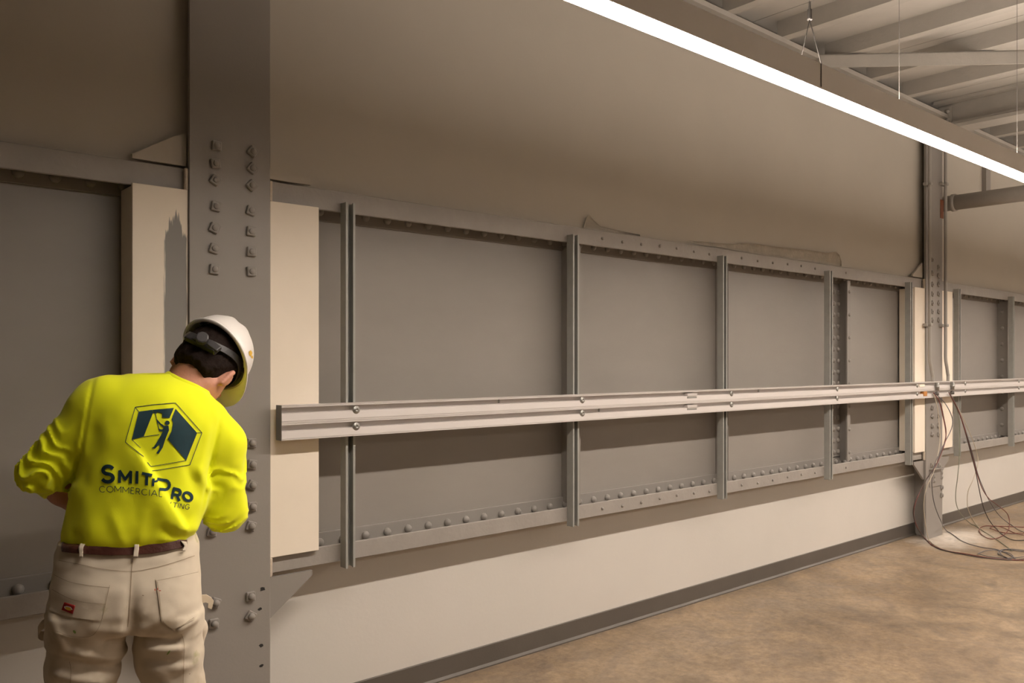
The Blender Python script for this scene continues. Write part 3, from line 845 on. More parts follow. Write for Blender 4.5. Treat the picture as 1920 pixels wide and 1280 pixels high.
class Field:
    def __init__(self, lo, hi, h):
        self.lo = np.array(lo, float); self.h = h
        self.n = np.ceil((np.array(hi) - self.lo) / h).astype(int) + 1
        self.F = np.full(self.n, 1.0, np.float32)
        self.ax = [self.lo[i] + h * np.arange(self.n[i]) for i in range(3)]
    def sub(self, lo, hi):
        s = []
        for i in range(3):
            a = int(max(0, math.floor((lo[i] - self.lo[i]) / self.h)))
            b = int(min(self.n[i], math.ceil((hi[i] - self.lo[i]) / self.h) + 1))
            s.append(slice(a, max(a, b)))
        s = tuple(s)
        g = np.meshgrid(self.ax[0][s[0]], self.ax[1][s[1]], self.ax[2][s[2]], indexing='ij')
        return s, g
    def full(self):
        return np.meshgrid(*self.ax, indexing='ij')
    def blend(self, s, D, k):
        A = self.F[s]
        if k > 0:
            hh = np.clip(0.5 + 0.5 * (A - D) / k, 0, 1)
            self.F[s] = A * (1 - hh) + D * hh - k * hh * (1 - hh)
        else:
            self.F[s] = np.minimum(A, D)
    def cone(self, p, q, r0, r1, k=0.02, flat=None):
        p = np.array(p, float); q = np.array(q, float)
        R = max(r0, r1) + k * 2 + 0.02
        s, g = self.sub(np.minimum(p, q) - R, np.maximum(p, q) + R)
        if self.F[s].size == 0: return
        d = q - p; L2 = max(1e-9, d.dot(d))
        t = np.clip(sum((g[i] - p[i]) * d[i] for i in range(3)) / L2, 0, 1)
        D = np.sqrt(sum((g[i] - p[i] - t * d[i]) ** 2 for i in range(3))) - (r0 + (r1 - r0) * t)
        self.blend(s, D, k)
    def chain(self, pts, rs, k=0.02):
        for a, b, r0, r1 in zip(pts[:-1], pts[1:], rs[:-1], rs[1:]): self.cone(a, b, r0, r1, k)
    def ell(self, c, axes, rad, k=0.02):
        """axes: 3 unit rows; rad: 3 radii"""
        c = np.array(c, float); R = max(rad) + 2 * k + 0.02
        s, g = self.sub(c - R, c + R)
        if self.F[s].size == 0: return
        loc = [sum((g[i] - c[i]) * ax[i] for i in range(3)) for ax in axes]
        k0 = np.sqrt(sum((l / r) ** 2 for l, r in zip(loc, rad)))
        k1 = np.sqrt(sum((l / (r * r)) ** 2 for l, r in zip(loc, rad))) + 1e-6
        self.blend(s, k0 * (k0 - 1) / k1, k)
    def loft(self, rows, k=0.02, pw=2.3):
        """rows: (c, aL, aR, bNear, bFar) from low to high"""
        rows = sorted(rows)
        R = np.array(rows)
        lo = (R[:, 1].min() - .05, R[:, 3].min() - .05, R[0, 0] - .03); hi = (R[:, 2].max() + .05, R[:, 4].max() + .05, R[-1, 0] + .03)
        s, g = self.sub(lo, hi)
        c = self.ax[2][s[2]]
        def ip(col):
            return np.interp(c, R[:, 0], R[:, col])
        # light smoothing of the interpolated profile
        def sm(v):
            w = max(1, int(0.012 / self.h)); ker = np.ones(2 * w + 1) / (2 * w + 1)
            return np.convolve(np.pad(v, w, mode='edge'), ker, 'valid')
        aL, aR, bN, bF = (sm(ip(i)) for i in (1, 2, 3, 4))
        ca, ha, cb_, hb = (aL + aR) / 2, (aR - aL) / 2, (bN + bF) / 2, (bF - bN) / 2
        u = np.abs((g[0] - ca) / ha); v = np.abs((g[1] - cb_) / hb)
        D = ((u ** pw + v ** pw) ** (1 / pw) - 1) * np.minimum(ha, hb)
        D = np.maximum(D, np.maximum(R[0, 0] - g[2], g[2] - R[-1, 0]))
        self.blend(s, D, k)
    def mesh(self):
        F = self.F; n = self.n
        ins = F < 0
        C = np.zeros(n - 1, np.int8)
        for i in (0, 1):
            for j in (0, 1):
                for k in (0, 1):
                    C += ins[i:n[0] - 1 + i, j:n[1] - 1 + j, k:n[2] - 1 + k]
        act = (C > 0) & (C < 8)
        idx = np.argwhere(act)
        vid = -np.ones(n - 1, np.int64); vid[act] = np.arange(len(idx))
        acc = np.zeros((len(idx), 3)); cnt = np.zeros(len(idx))
        for ax in range(3):
            o1, o2 = [i for i in range(3) if i != ax]
            for u in (0, 1):
                for v in (0, 1):
                    off = np.zeros(3, int); off[o1] = u; off[o2] = v
                    p = idx + off; q = p.copy(); q[:, ax] += 1
                    fa = F[p[:, 0], p[:, 1], p[:, 2]]; fb = F[q[:, 0], q[:, 1], q[:, 2]]
                    m = (fa < 0) != (fb < 0)
                    t = np.where(m, fa / np.where(np.abs(fa - fb) < 1e-9, 1, fa - fb), 0)
                    pt = p.astype(float); pt[:, ax] += t
                    acc += pt * m[:, None]; cnt += m
        V = self.lo + self.h * acc / cnt[:, None]
        quads = []
        for ax in range(3):
            o1, o2 = [(1, 2), (2, 0), (0, 1)][ax]
            sl0 = [slice(None)] * 3; sl1 = [slice(None)] * 3
            sl0[ax] = slice(0, -1); sl1[ax] = slice(1, None)
            a, b = ins[tuple(sl0)], ins[tuple(sl1)]
            e = np.argwhere(a != b)
            ok = (e[:, o1] > 0) & (e[:, o2] > 0) & (e[:, o1] < n[o1] - 1) & (e[:, o2] < n[o2] - 1)
            e = e[ok]
            fl = a[e[:, 0], e[:, 1], e[:, 2]]
            def cell(du, dv):
                c = e.copy(); c[:, o1] -= du; c[:, o2] -= dv
                return vid[c[:, 0], c[:, 1], c[:, 2]]
            q = np.stack([cell(1, 1), cell(0, 1), cell(0, 0), cell(1, 0)], 1)
            q[~fl] = q[~fl][:, ::-1]
            quads.append(q)
        return V, np.concatenate(quads)

def relax(V, Q, it=2, lam=0.5):
    E = np.concatenate([Q[:, [0, 1]], Q[:, [1, 2]], Q[:, [2, 3]], Q[:, [3, 0]]])
    for _ in range(it):
        S = np.zeros_like(V); N = np.zeros(len(V))
        for a, b in ((0, 1), (1, 0)):
            np.add.at(S, E[:, a], V[E[:, b]]); np.add.at(N, E[:, a], 1)
        V = V + lam * (S / np.maximum(N, 1)[:, None] - V)
    return V
def np_mesh(name, V, Q, mat, parent=None, smooth_it=2):
    V = relax(V, Q, smooth_it)
    me = bpy.data.meshes.new(name)
    me.vertices.add(len(V)); me.vertices.foreach_set('co', V.astype(np.float32).ravel())
    me.loops.add(len(Q) * 4); me.loops.foreach_set('vertex_index', Q.astype(np.int32).ravel())
    me.polygons.add(len(Q)); me.polygons.foreach_set('loop_start', np.arange(0, len(Q) * 4, 4, dtype=np.int32))
    me.polygons.foreach_set('use_smooth', np.ones(len(Q), bool))
    me.update(calc_edges=True); me.validate()
    me.materials.append(mat)
    o = bpy.data.objects.new(name, me); COL.objects.link(o)
    if parent is not None: o.parent = parent
    return o, V

# ---- materials
def cloth(name, col, var, wscale, bump, spots=None):
    m, nt, b = base_mat(name, col, 0.85, 0, 0.25)
    b.inputs['Sheen Weight'].default_value = 0.15
    tc = nd(nt, 'ShaderNodeTexCoord')
    n1 = nd(nt, 'ShaderNodeTexNoise', Scale=7.0, Detail=5.0); nt.links.new(tc.outputs['Object'], n1.inputs['Vector'])
    r = ramp(nt, n1.outputs['Fac'], [(0.3, tuple(c * (1 - var) for c in col)), (0.7, tuple(min(1, c * (1 + var)) for c in col))])
    out = r.outputs[0]
    if spots:
        for sc_, sd, lo, hi, c2 in spots:
            mp = nd(nt, 'ShaderNodeMapping'); mp.inputs['Location'].default_value = (sd, sd * 1.7, sd * .6)
            nt.links.new(tc.outputs['Object'], mp.inputs[0])
            n2 = nd(nt, 'ShaderNodeTexNoise', Scale=sc_, Detail=4.0, Roughness=0.65); nt.links.new(mp.outputs[0], n2.inputs['Vector'])
            f = ramp(nt, n2.outputs['Fac'], [(lo, (0, 0, 0)), (hi, (1, 1, 1))])
            mx = nd(nt, 'ShaderNodeMix', data_type='RGBA'); mx.inputs[7].default_value = (*c2, 1)
            nt.links.new(f.outputs[0], mx.inputs[0]); nt.links.new(out, mx.inputs[6]); out = mx.outputs[2]
    nt.links.new(out, b.inputs['Base Color'])
    n3 = nd(nt, 'ShaderNodeTexNoise', Scale=wscale, Detail=2.0); nt.links.new(tc.outputs['Object'], n3.inputs['Vector'])
    bp = nd(nt, 'ShaderNodeBump', Strength=bump, Distance=0.004); nt.links.new(n3.outputs['Fac'], bp.inputs['Height'])
    nt.links.new(bp.outputs[0], b.inputs['Normal'])
    return m
M['shirt'] = cloth('hi_vis_jersey', (0.91, 0.97, 0.013), 0.03, 420, 0.05)
M['pants'] = cloth('cream_canvas', (0.68, 0.60, 0.475), 0.05, 620, 0.05,
                   [(4.5, 3.0, 0.56, 0.78, (0.42, 0.34, 0.22)), (9.0, 7.0, 0.64, 0.74, (0.45, 0.42, 0.22)), (38.0, 1.3, 0.735, 0.75, (0.25, 0.17, 0.10))])
M['stitch'] = paint('tan_stitching', (0.36, 0.28, 0.19), 0.9, 0.1, 60, 0)
M['belt'] = paint('brown_leather', (0.075, 0.026, 0.018), 0.32, 0.2, 14, 0.15, 120, spec=0.5)
M['skin'] = paint('skin', (0.60, 0.29, 0.20), 0.55, 0.10, 24, 0.12, 160)
M['hair'] = paint('dark_hair', (0.014, 0.008, 0.006), 0.8, 0.4, 60, 0.3, 120, spec=0.15)
M['hat'] = paint('white_hard_hat', (0.80, 0.775, 0.74), 0.28, 0.02, 4, 0.02, 60, spec=0.5)
M['strap'] = paint('black_plastic', (0.022, 0.021, 0.022), 0.4, 0.1, 30, 0.05, 200)
M['ink'] = paint('navy_ink', (0.010, 0.042, 0.055), 0.75, 0.1, 60, 0)
M['red'] = paint('red_label', (0.33, 0.016, 0.014), 0.7, 0.1, 60, 0)
M['boot'] = paint('brown_boot', (0.10, 0.06, 0.035), 0.6, 0.15, 20, 0.2, 90)
M['yellow'] = paint('yellow_mark', (0.72, 0.45, 0.06), 0.5, 0.1, 40, 0)
M['greenpaint'] = paint('green_paint', (0.25, 0.36, 0.10), 0.7, 0.1, 40, 0)
M['redpaint'] = paint('red_paint', (0.45, 0.10, 0.06), 0.7, 0.1, 40, 0)

# ---- head frame
U_ = np.array((.64, .56, .53)); U_ /= np.linalg.norm(U_)
E0 = np.array((.64, 0, -.77)); E0 -= U_ * E0.dot(U_); E0 /= np.linalg.norm(E0)
B0 = np.cross(U_, E0);  B0 /= np.linalg.norm(B0)
if B0[1] > 0: B0 = -B0
ps = math.radians(40)
BK = math.cos(ps) * B0 - math.sin(ps) * E0
EA = math.cos(ps) * E0 + math.sin(ps) * B0       # towards the right ear
FA = -BK
HC = PL(384, 690, 0.09)
def hd(e, f, u): return HC + EA * e + FA * f + U_ * u
AX = (EA, FA, U_)

# ---- joints
sh_l, el_l = PL(188, 758, 0.03), PL(80, 884, 0.05)
wr_l, hn_l = PL(205, 985, 0.27), PL(250, 985, 0.33)
sh_r, el_r = PL(408, 815, 0.05), PL(426, 958, 0.06)
wr_r, hn_r = PL(372, 950, 0.28), PL(352, 925, 0.355)
hip_l, hip_r = PL(170, 1110, 0.02), PL(320, 1110, 0.02)
GROUND = 0.0
kn_l, kn_r = PL(150, 1380, 0.02), PL(330, 1380, 0.02)
an_l = np.array((kn_l[0] - 0.005, 0.06, 0.09)); an_r = np.array((kn_r[0] + 0.01, 0.06, 0.09))
neck0, neck1 = PL(345, 735, 0.05), HC - U_ * 0.05 + BK * 0.012

# ---- body (skin): head, neck, trunk, arms, hands, legs in one surface
B = Field((-0.42, -0.22, 0.02), (0.42, 0.52, 1.62), 0.005)
B.cone(PL(245, 1080, .03), PL(290, 800, .05), .11, .105, .03)
B.cone(PL(300, 790, .05), PL(345, 745, .05), .09, .055, .04)
B.cone(sh_l, sh_r, .045, .045, .04)
B.chain([neck0, neck1], [.056, .052], .03)
B.ell(hd(0, -0.012, 0.035), AX, (.074, .094, .088), .015)          # skull
B.ell(hd(0, 0.035, -0.03), AX, (.067, .066, .078), .02)            # face
B.cone(hd(0, 0.075, -0.085), hd(0, 0.06, -0.092), .024, .028, .03)  # chin
B.cone(hd(.052, 0.0, -0.05), hd(.02, .07, -.085), .02, .022, .025)  # jaw
B.cone(hd(-.052, 0.0, -0.05), hd(-.02, .07, -.085), .02, .022, .025)
B.cone(hd(0, 0.096, 0.0), hd(0, 0.115, -0.03), .009, .014, .012)    # nose
B.cone(hd(-.02, 0.093, -.058), hd(.02, 0.093, -.058), .009, .009, .012)
for s in (-1, 1):
    B.ell(hd(s * .033, .087, .004), AX, (.016, .012, .012), .008)   # eyes
    B.ell(hd(s * .077, -.004, -.01), [EA * .75 - FA * .66 * s * s if s > 0 else EA * .75 + FA * .66, FA * .75 + EA * .66 * s, U_], (.008, .019, .032), .006)
    B.cone(hd(s * .083, -.010, -.036), hd(s * .086, -.016, .012), .006, .008, .006)
def arm(sh, el, wr, hn, r=(.052, .042, .043, .027)):
    B.chain([sh, el], [r[0], r[1]], .03)
    mid = el + (wr - el) * .3
    B.chain([el, mid, wr], [r[1] * .95, r[2], r[3]], .015)
    d = hn - wr; d /= np.linalg.norm(d)
    return d
def hand(wr, d, up, side, curl):
    up = up - d * up.dot(d); up /= np.linalg.norm(up)
    sd = np.cross(d, up) * side
    pal = wr + d * .075
    B.ell(wr + d * .045, (d, sd, up), (.052, .041, .016), .012)
    for j, (o, L) in enumerate(((.030, .072), (.010, .08), (-.010, .074), (-.029, .058))):
        a0 = wr + d * .08 + sd * o
        pts = [a0]
        ang = 0.0
        for L_ in (L * .45, L * .3, L * .25):
            ang += curl
            pts.append(pts[-1] + L_ * (d * math.cos(ang) - up * math.sin(ang)))
        B.chain(pts, [.0095, .009, .0085, .0075], .004)
    t0 = wr + d * .025 + sd * .034
    t1 = t0 + d * .03 + sd * .022 - up * .012
    B.chain([t0, t1, t1 + d * .028 + sd * .004 - up * .008], [.0125, .0105, .009], .006)
dl = arm(sh_l, el_l, wr_l, hn_l); hand(wr_l, dl, np.array((0, -.2, 1.0)), 1, .45)
dr = arm(sh_r, el_r, wr_r, hn_r); hand(wr_r, dr, np.array((0, -.6, .8)), -1, .35)
for h_, k_, a_ in ((hip_l, kn_l, an_l), (hip_r, kn_r, an_r)):
    B.chain([h_, k_, a_], [.07, .048, .035], .03)
V, Q = B.mesh()
body, _ = np_mesh('person', V, Q, M['skin'], None, 2)
body.matrix_world = PM
tag(body, 'worker in lime long-sleeved shirt, cream trousers and white hard hat facing the near column', 'person')

# ---- shirt
S = Field((-0.36, -0.20, 0.86), (0.34, 0.30, 1.46), 0.0045)
rows = []
for y, l, r, bn, bf in ((1036, 124, 356, -.098, .135), (1020, 118, 364, -.108, .150), (1004, 115, 373, -.116, .160), (980, 119, 382, -.118, .162), (945, 126, 391, -.114, .158), (900, 135, 392, -.106, .152),
                        (860, 141, 396, -.104, .150), (820, 147, 402, -.104, .150), (790, 153, 405, -.100, .150), (765, 161, 402, -.092, .150), (745, 170, 394, -.080, .148), (730, 181, 384, -.064, .140), (718, 196, 372, -.045, .128), (708, 216, 352, -.022, .115), (701, 246, 326, .006, .095)):
    pl, pr = PL(l, y, .025), PL(r, y, .025)
    rows.append((pl[2], pl[0], pr[0], bn, bf))
S.loft(rows, 0.0)
S.cone(sh_l + np.array((0, 0, 0)), el_l, .066, .060, .035)
S.cone(PL(205, 752, .03), PL(180, 765, .03), .066, .066, .03)
S.cone(el_l, PL(99, 897, .10), .058, .054, .012)
S.cone(PL(388, 792, .045), PL(412, 830, .05), .062, .064, .035)
S.cone(PL(412, 830, .05), el_r, .066, .058, .03)
S.cone(el_r, PL(414, 962, .12), .056, .052, .012)
g = S.full()
A_, B_, C_ = g
# pixel-like coordinates on the back for placing folds
kx = 250 + A_ * 775.0; ky = HOR + (H0 - C_) * 712.0
band = np.abs(S.F) < 0.03
def gs(x, s): return np.exp(-(x / s) ** 2)
disp = np.zeros_like(S.F)
# broad soft folds
disp += 0.0030 * vnoise((A_ * 1.0, B_, C_ * 0.55), 14, 1) + 0.0018 * vnoise((A_, B_, C_ * .6), 34, 2)
# lateral compression folds low on the back, running out from the belt
low = 1 / (1 + np.exp(-(ky - 930) / 22.0))
disp += low * (0.0045 * vnoise((A_ * 1.0 + C_ * .35, B_, C_ * .25), 22, 3))
back = (B_ < 0.03)
def fold(x0, y0, x1, y1, w, amp, sharp=0.0):
    """ridge along a line; sharp > 0 makes one flank a steep lap"""
    dx, dy = x1 - x0, y1 - y0; L = math.hypot(dx, dy); dx /= L; dy /= L
    t = ((kx - x0) * dx + (ky - y0) * dy) / L
    n = (kx - x0) * -dy + (ky - y0) * dx
    m = 1 / (1 + np.exp(-(t) / .06)) / (1 + np.exp((t - 1) / .06))
    prof = gs(n, w)
    if sharp: prof = np.where(n > 0, gs(n, w), gs(n, w * sharp))
    return back * amp * m * prof
# the diagonal lap that swallows part of the lettering
disp += fold(258, 845, 345, 990, 34, 0.020, 0.16)
disp += fold(300, 905, 352, 1000, 16, -0.005)
disp += fold(330, 985, 372, 1004, 10, 0.006) + fold(300, 1006, 350, 1016, 9, 0.005)
for x0, y0, x1, y1, w, a in ((150, 985, 140, 1022, 9, -.004), (232, 930, 205, 870, 12, .003), (372, 880, 398, 930, 9, .006), (345, 870, 380, 945, 9, -.004), (395, 800, 378, 900, 10, .005), (360, 800, 352, 880, 9, -.003),
                             (165, 760, 150, 850, 10, .004), (185, 800, 160, 900, 12, -.003), (250, 770, 235, 850, 14, .0025), (310, 760, 330, 860, 14, .003), (150, 900, 175, 1000, 14, .003), (210, 950, 235, 1012, 10, .0035), (270, 950, 262, 1014, 10, .003)):
    disp += fold(x0, y0, x1, y1, w, a)
disp += fold(176, 712, 150, 870, 3.5, -.004) + fold(150, 850, 140, 900, 6, -.010) + fold(418, 800, 384, 950, 4, -.005)
disp += fold(352, 985, 374, 1000, 14, 0.008) + fold(300, 985, 345, 1012, 10, -0.006)
# sleeve folds
def sleeve(p, q, n, amp, seed, tmin, tmax):
    d = q - p; L = np.linalg.norm(d); d = d / L
    t = ((A_ - p[0]) * d[0] + (B_ - p[1]) * d[1] + (C_ - p[2]) * d[2])
    r = np.sqrt((A_ - p[0] - t * d[0]) ** 2 + (B_ - p[1] - t * d[1]) ** 2 + (C_ - p[2] - t * d[2]) ** 2)
    tw = t + 0.085 * vnoise((A_, B_, C_), 10, seed) + 0.03 * vnoise((A_, B_, C_), 24, seed + 3) + 0.35 * (A_ - p[0]) * np.sign(d[0])
    m = (r < .1) / (1 + np.exp(-(t / L - tmin) / .05)) / (1 + np.exp((t / L - tmax) / .05))
    w = np.sin(tw / L * 2 * math.pi * n)
    return m * amp * (1.2 * (1 - np.abs(w)) ** 1.3 - 0.45) * np.clip(0.45 + 1.1 * vnoise((A_, B_, C_), 9, seed + 5), 0, 1.3)
disp += sleeve(sh_l, el_l + (el_l - sh_l) * .5, 3.6, 0.0125, 7, .22, 1.4)
disp += sleeve(sh_r, el_r + (el_r - sh_r) * .5, 3.8, 0.0125, 9, .25, 1.4)
S.F -= np.where(band, disp, 0).astype(np.float32)
# neck opening: carve a channel about the neck axis
nd_ = neck1 - neck0; nL = np.linalg.norm(nd_); nd_ = nd_ / nL
c0 = PL(352, 722, .045)
t = (A_ - c0[0]) * nd_[0] + (B_ - c0[1]) * nd_[1] + (C_ - c0[2]) * nd_[2]
r = np.sqrt((A_ - c0[0] - t * nd_[0]) ** 2 + (B_ - c0[1] - t * nd_[1]) ** 2 + (C_ - c0[2] - t * nd_[2]) ** 2)
S.F = np.maximum(S.F, -np.maximum(r - 0.059, -(t + 0.018))).astype(np.float32)
# rib collar: follows the cut edge around the neck
nu = np.cross(nd_, (0, 0, 1.0)); nu /= np.linalg.norm(nu); nv_ = np.cross(nd_, nu)
ts = []
for k in range(48):
    a_ = 2 * math.pi * k / 48
    best = -0.03
    for tt in np.arange(0.07, -0.05, -0.002):
        q = c0 + (nu * math.cos(a_) + nv_ * math.sin(a_)) * 0.064 + nd_ * tt
        ii = np.round((q - S.lo) / S.h).astype(int)
        if (ii >= 0).all() and (ii < S.n).all() and S.F[ii[0], ii[1], ii[2]] < 0:
            best = tt; break
    ts.append(best)
ts = np.array(ts)
for _ in range(6): ts = (np.roll(ts, 1) + 2 * ts + np.roll(ts, -1)) / 4
CV, CF = [], []
for k in range(48):
    a_ = 2 * math.pi * k / 48
    rad = nu * math.cos(a_) + nv_ * math.sin(a_)
    for rr, dz in ((.0585, -.006), (.0585, .004), (.060, .0062), (.0635, .0055), (.068, -.001), (.069, -.007)):
        CV.append(c0 + rad * rr + nd_ * (ts[k] + dz))
for k in range(48):
    for q in range(6):
        CF.append((k * 6 + q, k * 6 + (q + 1) % 6, ((k + 1) % 48) * 6 + (q + 1) % 6, ((k + 1) % 48) * 6 + q))
# open the sleeve ends
for e, f in ((el_l, PL(99, 897, .10)), (el_r, PL(414, 962, .12))):
    d = f - e; d = d / np.linalg.norm(d)
    f2 = f + d * 0.05
    t = (A_ - f[0]) * d[0] + (B_ - f[1]) * d[1] + (C_ - f[2]) * d[2]
    r = np.sqrt((A_ - f[0] - t * d[0]) ** 2 + (B_ - f[1] - t * d[1]) ** 2 + (C_ - f[2] - t * d[2]) ** 2)
    near = r < .075
    S.F = np.where(near & (t > -0.02), np.maximum(S.F, np.maximum(t - 0.035, -(np.maximum(r - .046, -(t - 0.005))))), S.F).astype(np.float32)
S.F = np.maximum(S.F, 0.895 - C_).astype(np.float32)
V, Q = S.mesh()
shirt, SV = np_mesh('shirt', V, Q, M['shirt'], body, 2)
link('collar', new_mesh('collar', CV, CF, True), M['shirt'], shirt)

# ---- trousers
T = Field((-0.30, -0.22, 0.03), (0.28, 0.26, 0.96), 0.005)
rows = []
for y, l, r, bn, bf in ((1016, 113, 364, -.100, .128), (1030, 108, 370, -.106, .133), (1060, 100, 374, -.122, .138), (1100, 95, 375, -.140, .136), (1140, 91, 377, -.146, .130), (1170, 90, 378, -.138, .125), (1195, 89, 379, -.118, .12)):
    pl, pr = PL(l, y, .02), PL(r, y, .02)
    rows.append((pl[2], pl[0], pr[0], bn, bf))
T.loft(rows, 0.0, 2.5)
def leg(rows, bs, fs):
    R = []
    for (y, l, r), bn, bf in zip(rows, bs, fs):
        pl, pr = PL(l, y, .01), PL(r, y, .01)
        R.append((pl[2], pl[0], pr[0], bn, bf))
    T.loft(R, 0.022, 2.4)
floor_y = HOR + H0 * F_PX / PZ
leg([(1150, 90, 243), (1180, 89, 242), (1210, 88, 238), (1240, 86, 232), (1280, 85, 221), (1380, 86, 213), (1500, 88, 206), (1640, 92, 204)], (-.120, -.118, -.112, -.104, -.096, -.085, -.078, -.07), (.115, .115, .112, .11, .108, .10, .10, .115))
leg([(1150, 252, 378), (1180, 250, 379), (1210, 249, 380), (1240, 253, 382), (1280, 263, 384), (1380, 276, 388), (1500, 282, 390), (1640, 284, 392)], (-.120, -.118, -.112, -.104, -.096, -.085, -.078, -.07), (.115, .115, .112, .11, .108, .10, .10, .115))
A_, B_, C_ = T.full()
kx = 250 + A_ * 775.0; ky = HOR + (H0 - C_) * 712.0
back = (B_ < 0.03)
disp = 0.0022 * vnoise((A_, B_, C_), 16, 21) + 0.0016 * vnoise((A_, B_, C_ * 1.3), 38, 22)
# cleft and seat
disp += back * -0.016 * gs(kx - 247, 12) / (1 + np.exp(-(ky - 1110) / 18.0)) / (1 + np.exp((ky - 1188) / 6.0))
fold_ = fold
def fold(*a_): return 1.6 * fold_(*a_)
disp += fold(150, 1195, 238, 1225, 8, 0.006) + fold(120, 1200, 230, 1245, 7, -.005) + fold(105, 1230, 215, 1262, 9, .005) + fold(190, 1180, 242, 1178, 9, -.008)
disp += fold(252, 1180, 330, 1196, 9, -.007) + fold(262, 1205, 345, 1212, 8, .005) + fold(270, 1228, 360, 1240, 9, -.004) + fold(330, 1176, 372, 1160, 7, .006)
disp += fold(170, 1150, 238, 1165, 10, .003) + fold(255, 1165, 320, 1140, 10, .003) + fold(100, 1120, 130, 1190, 10, .004)
disp += back * 0.006 * np.sin(ky / 13.0 + 2.0 * vnoise((A_, B_, C_), 7, 25)) / (1 + np.exp(-(ky - 1230) / 15.0)) * (0.5 + 0.5 * vnoise((A_, B_, C_), 8, 26))
# waistband ledge
disp += 0.0022 / (1 + np.exp((ky - 1049) / 2.0))
T.F -= np.where(np.abs(T.F) < .03, disp, 0).astype(np.float32)
V, Q = T.mesh()
pants, TV = np_mesh('trousers', V, Q, M['pants'], body, 1)

# ---- boots
for a_ in (an_l, an_r):
    K = Field((a_[0] - .07, -0.08, 0.0), (a_[0] + .07, 0.30, 0.17), 0.005)
    K.cone((a_[0], .04, .045), (a_[0], .215, .035), .042, .04, .02)
    K.cone((a_[0], .045, .07), (a_[0], .06, .14), .045, .042, .03)
    K.ell((a_[0], .12, .012), ((1, 0, 0), (0, 1, 0), (0, 0, 1)), (.048, .15, .018), .008)
    K.F = np.maximum(K.F, 0.006 - K.full()[2]).astype(np.float32)
    V, Q = K.mesh()
    np_mesh('boot', V, Q, M['boot'], body, 1)

# ---- hair
Hf = Field(HC - .16, HC + .16, 0.0035)
Hf.ell(hd(0, -0.018, 0.036), AX, (.082, .098, .094), 0)
Hf.ell(hd(0, -0.05, -0.03), AX, (.062, .052, .058), .03)
g = Hf.full()
le = sum((g[i] - HC[i]) * EA[i] for i in range(3)); lf = sum((g[i] - HC[i]) * FA[i] for i in range(3)); lu = sum((g[i] - HC[i]) * U_[i] for i in range(3))
strand = 0.0030 * vnoise((le * 2.2, lf * 1.2, lu * .45), 60, 31) + 0.0016 * vnoise((le * 3, lf * 2, lu * .6), 120, 32)
Hf.F -= strand.astype(np.float32)
edge = 0.006 * vnoise((le * 3, lf, lu), 50, 33)
hl = -0.066 + 0.35 * np.clip(lf + 0.03, 0, 1) + edge                     # nape hairline rises towards the ears
Hf.F = np.maximum(Hf.F, hl - lu)
Hf.F = np.maximum(Hf.F, (lf - 0.022 + np.clip(-lu, 0, 1) * .3) - 10 * np.clip(lu - 0.05, 0, 1))
# ear cut-outs
for s in (-1, 1):
    e_ = np.sqrt((le - s * .085) ** 2 + ((lf + .002) / .8) ** 2 + ((lu + .012) / 1.25) ** 2) - .027
    Hf.F = np.maximum(Hf.F, -e_)
Hf.F = Hf.F.astype(np.float32)
V, Q = Hf.mesh()
np_mesh('hair', V, Q, M['hair'], body, 1)

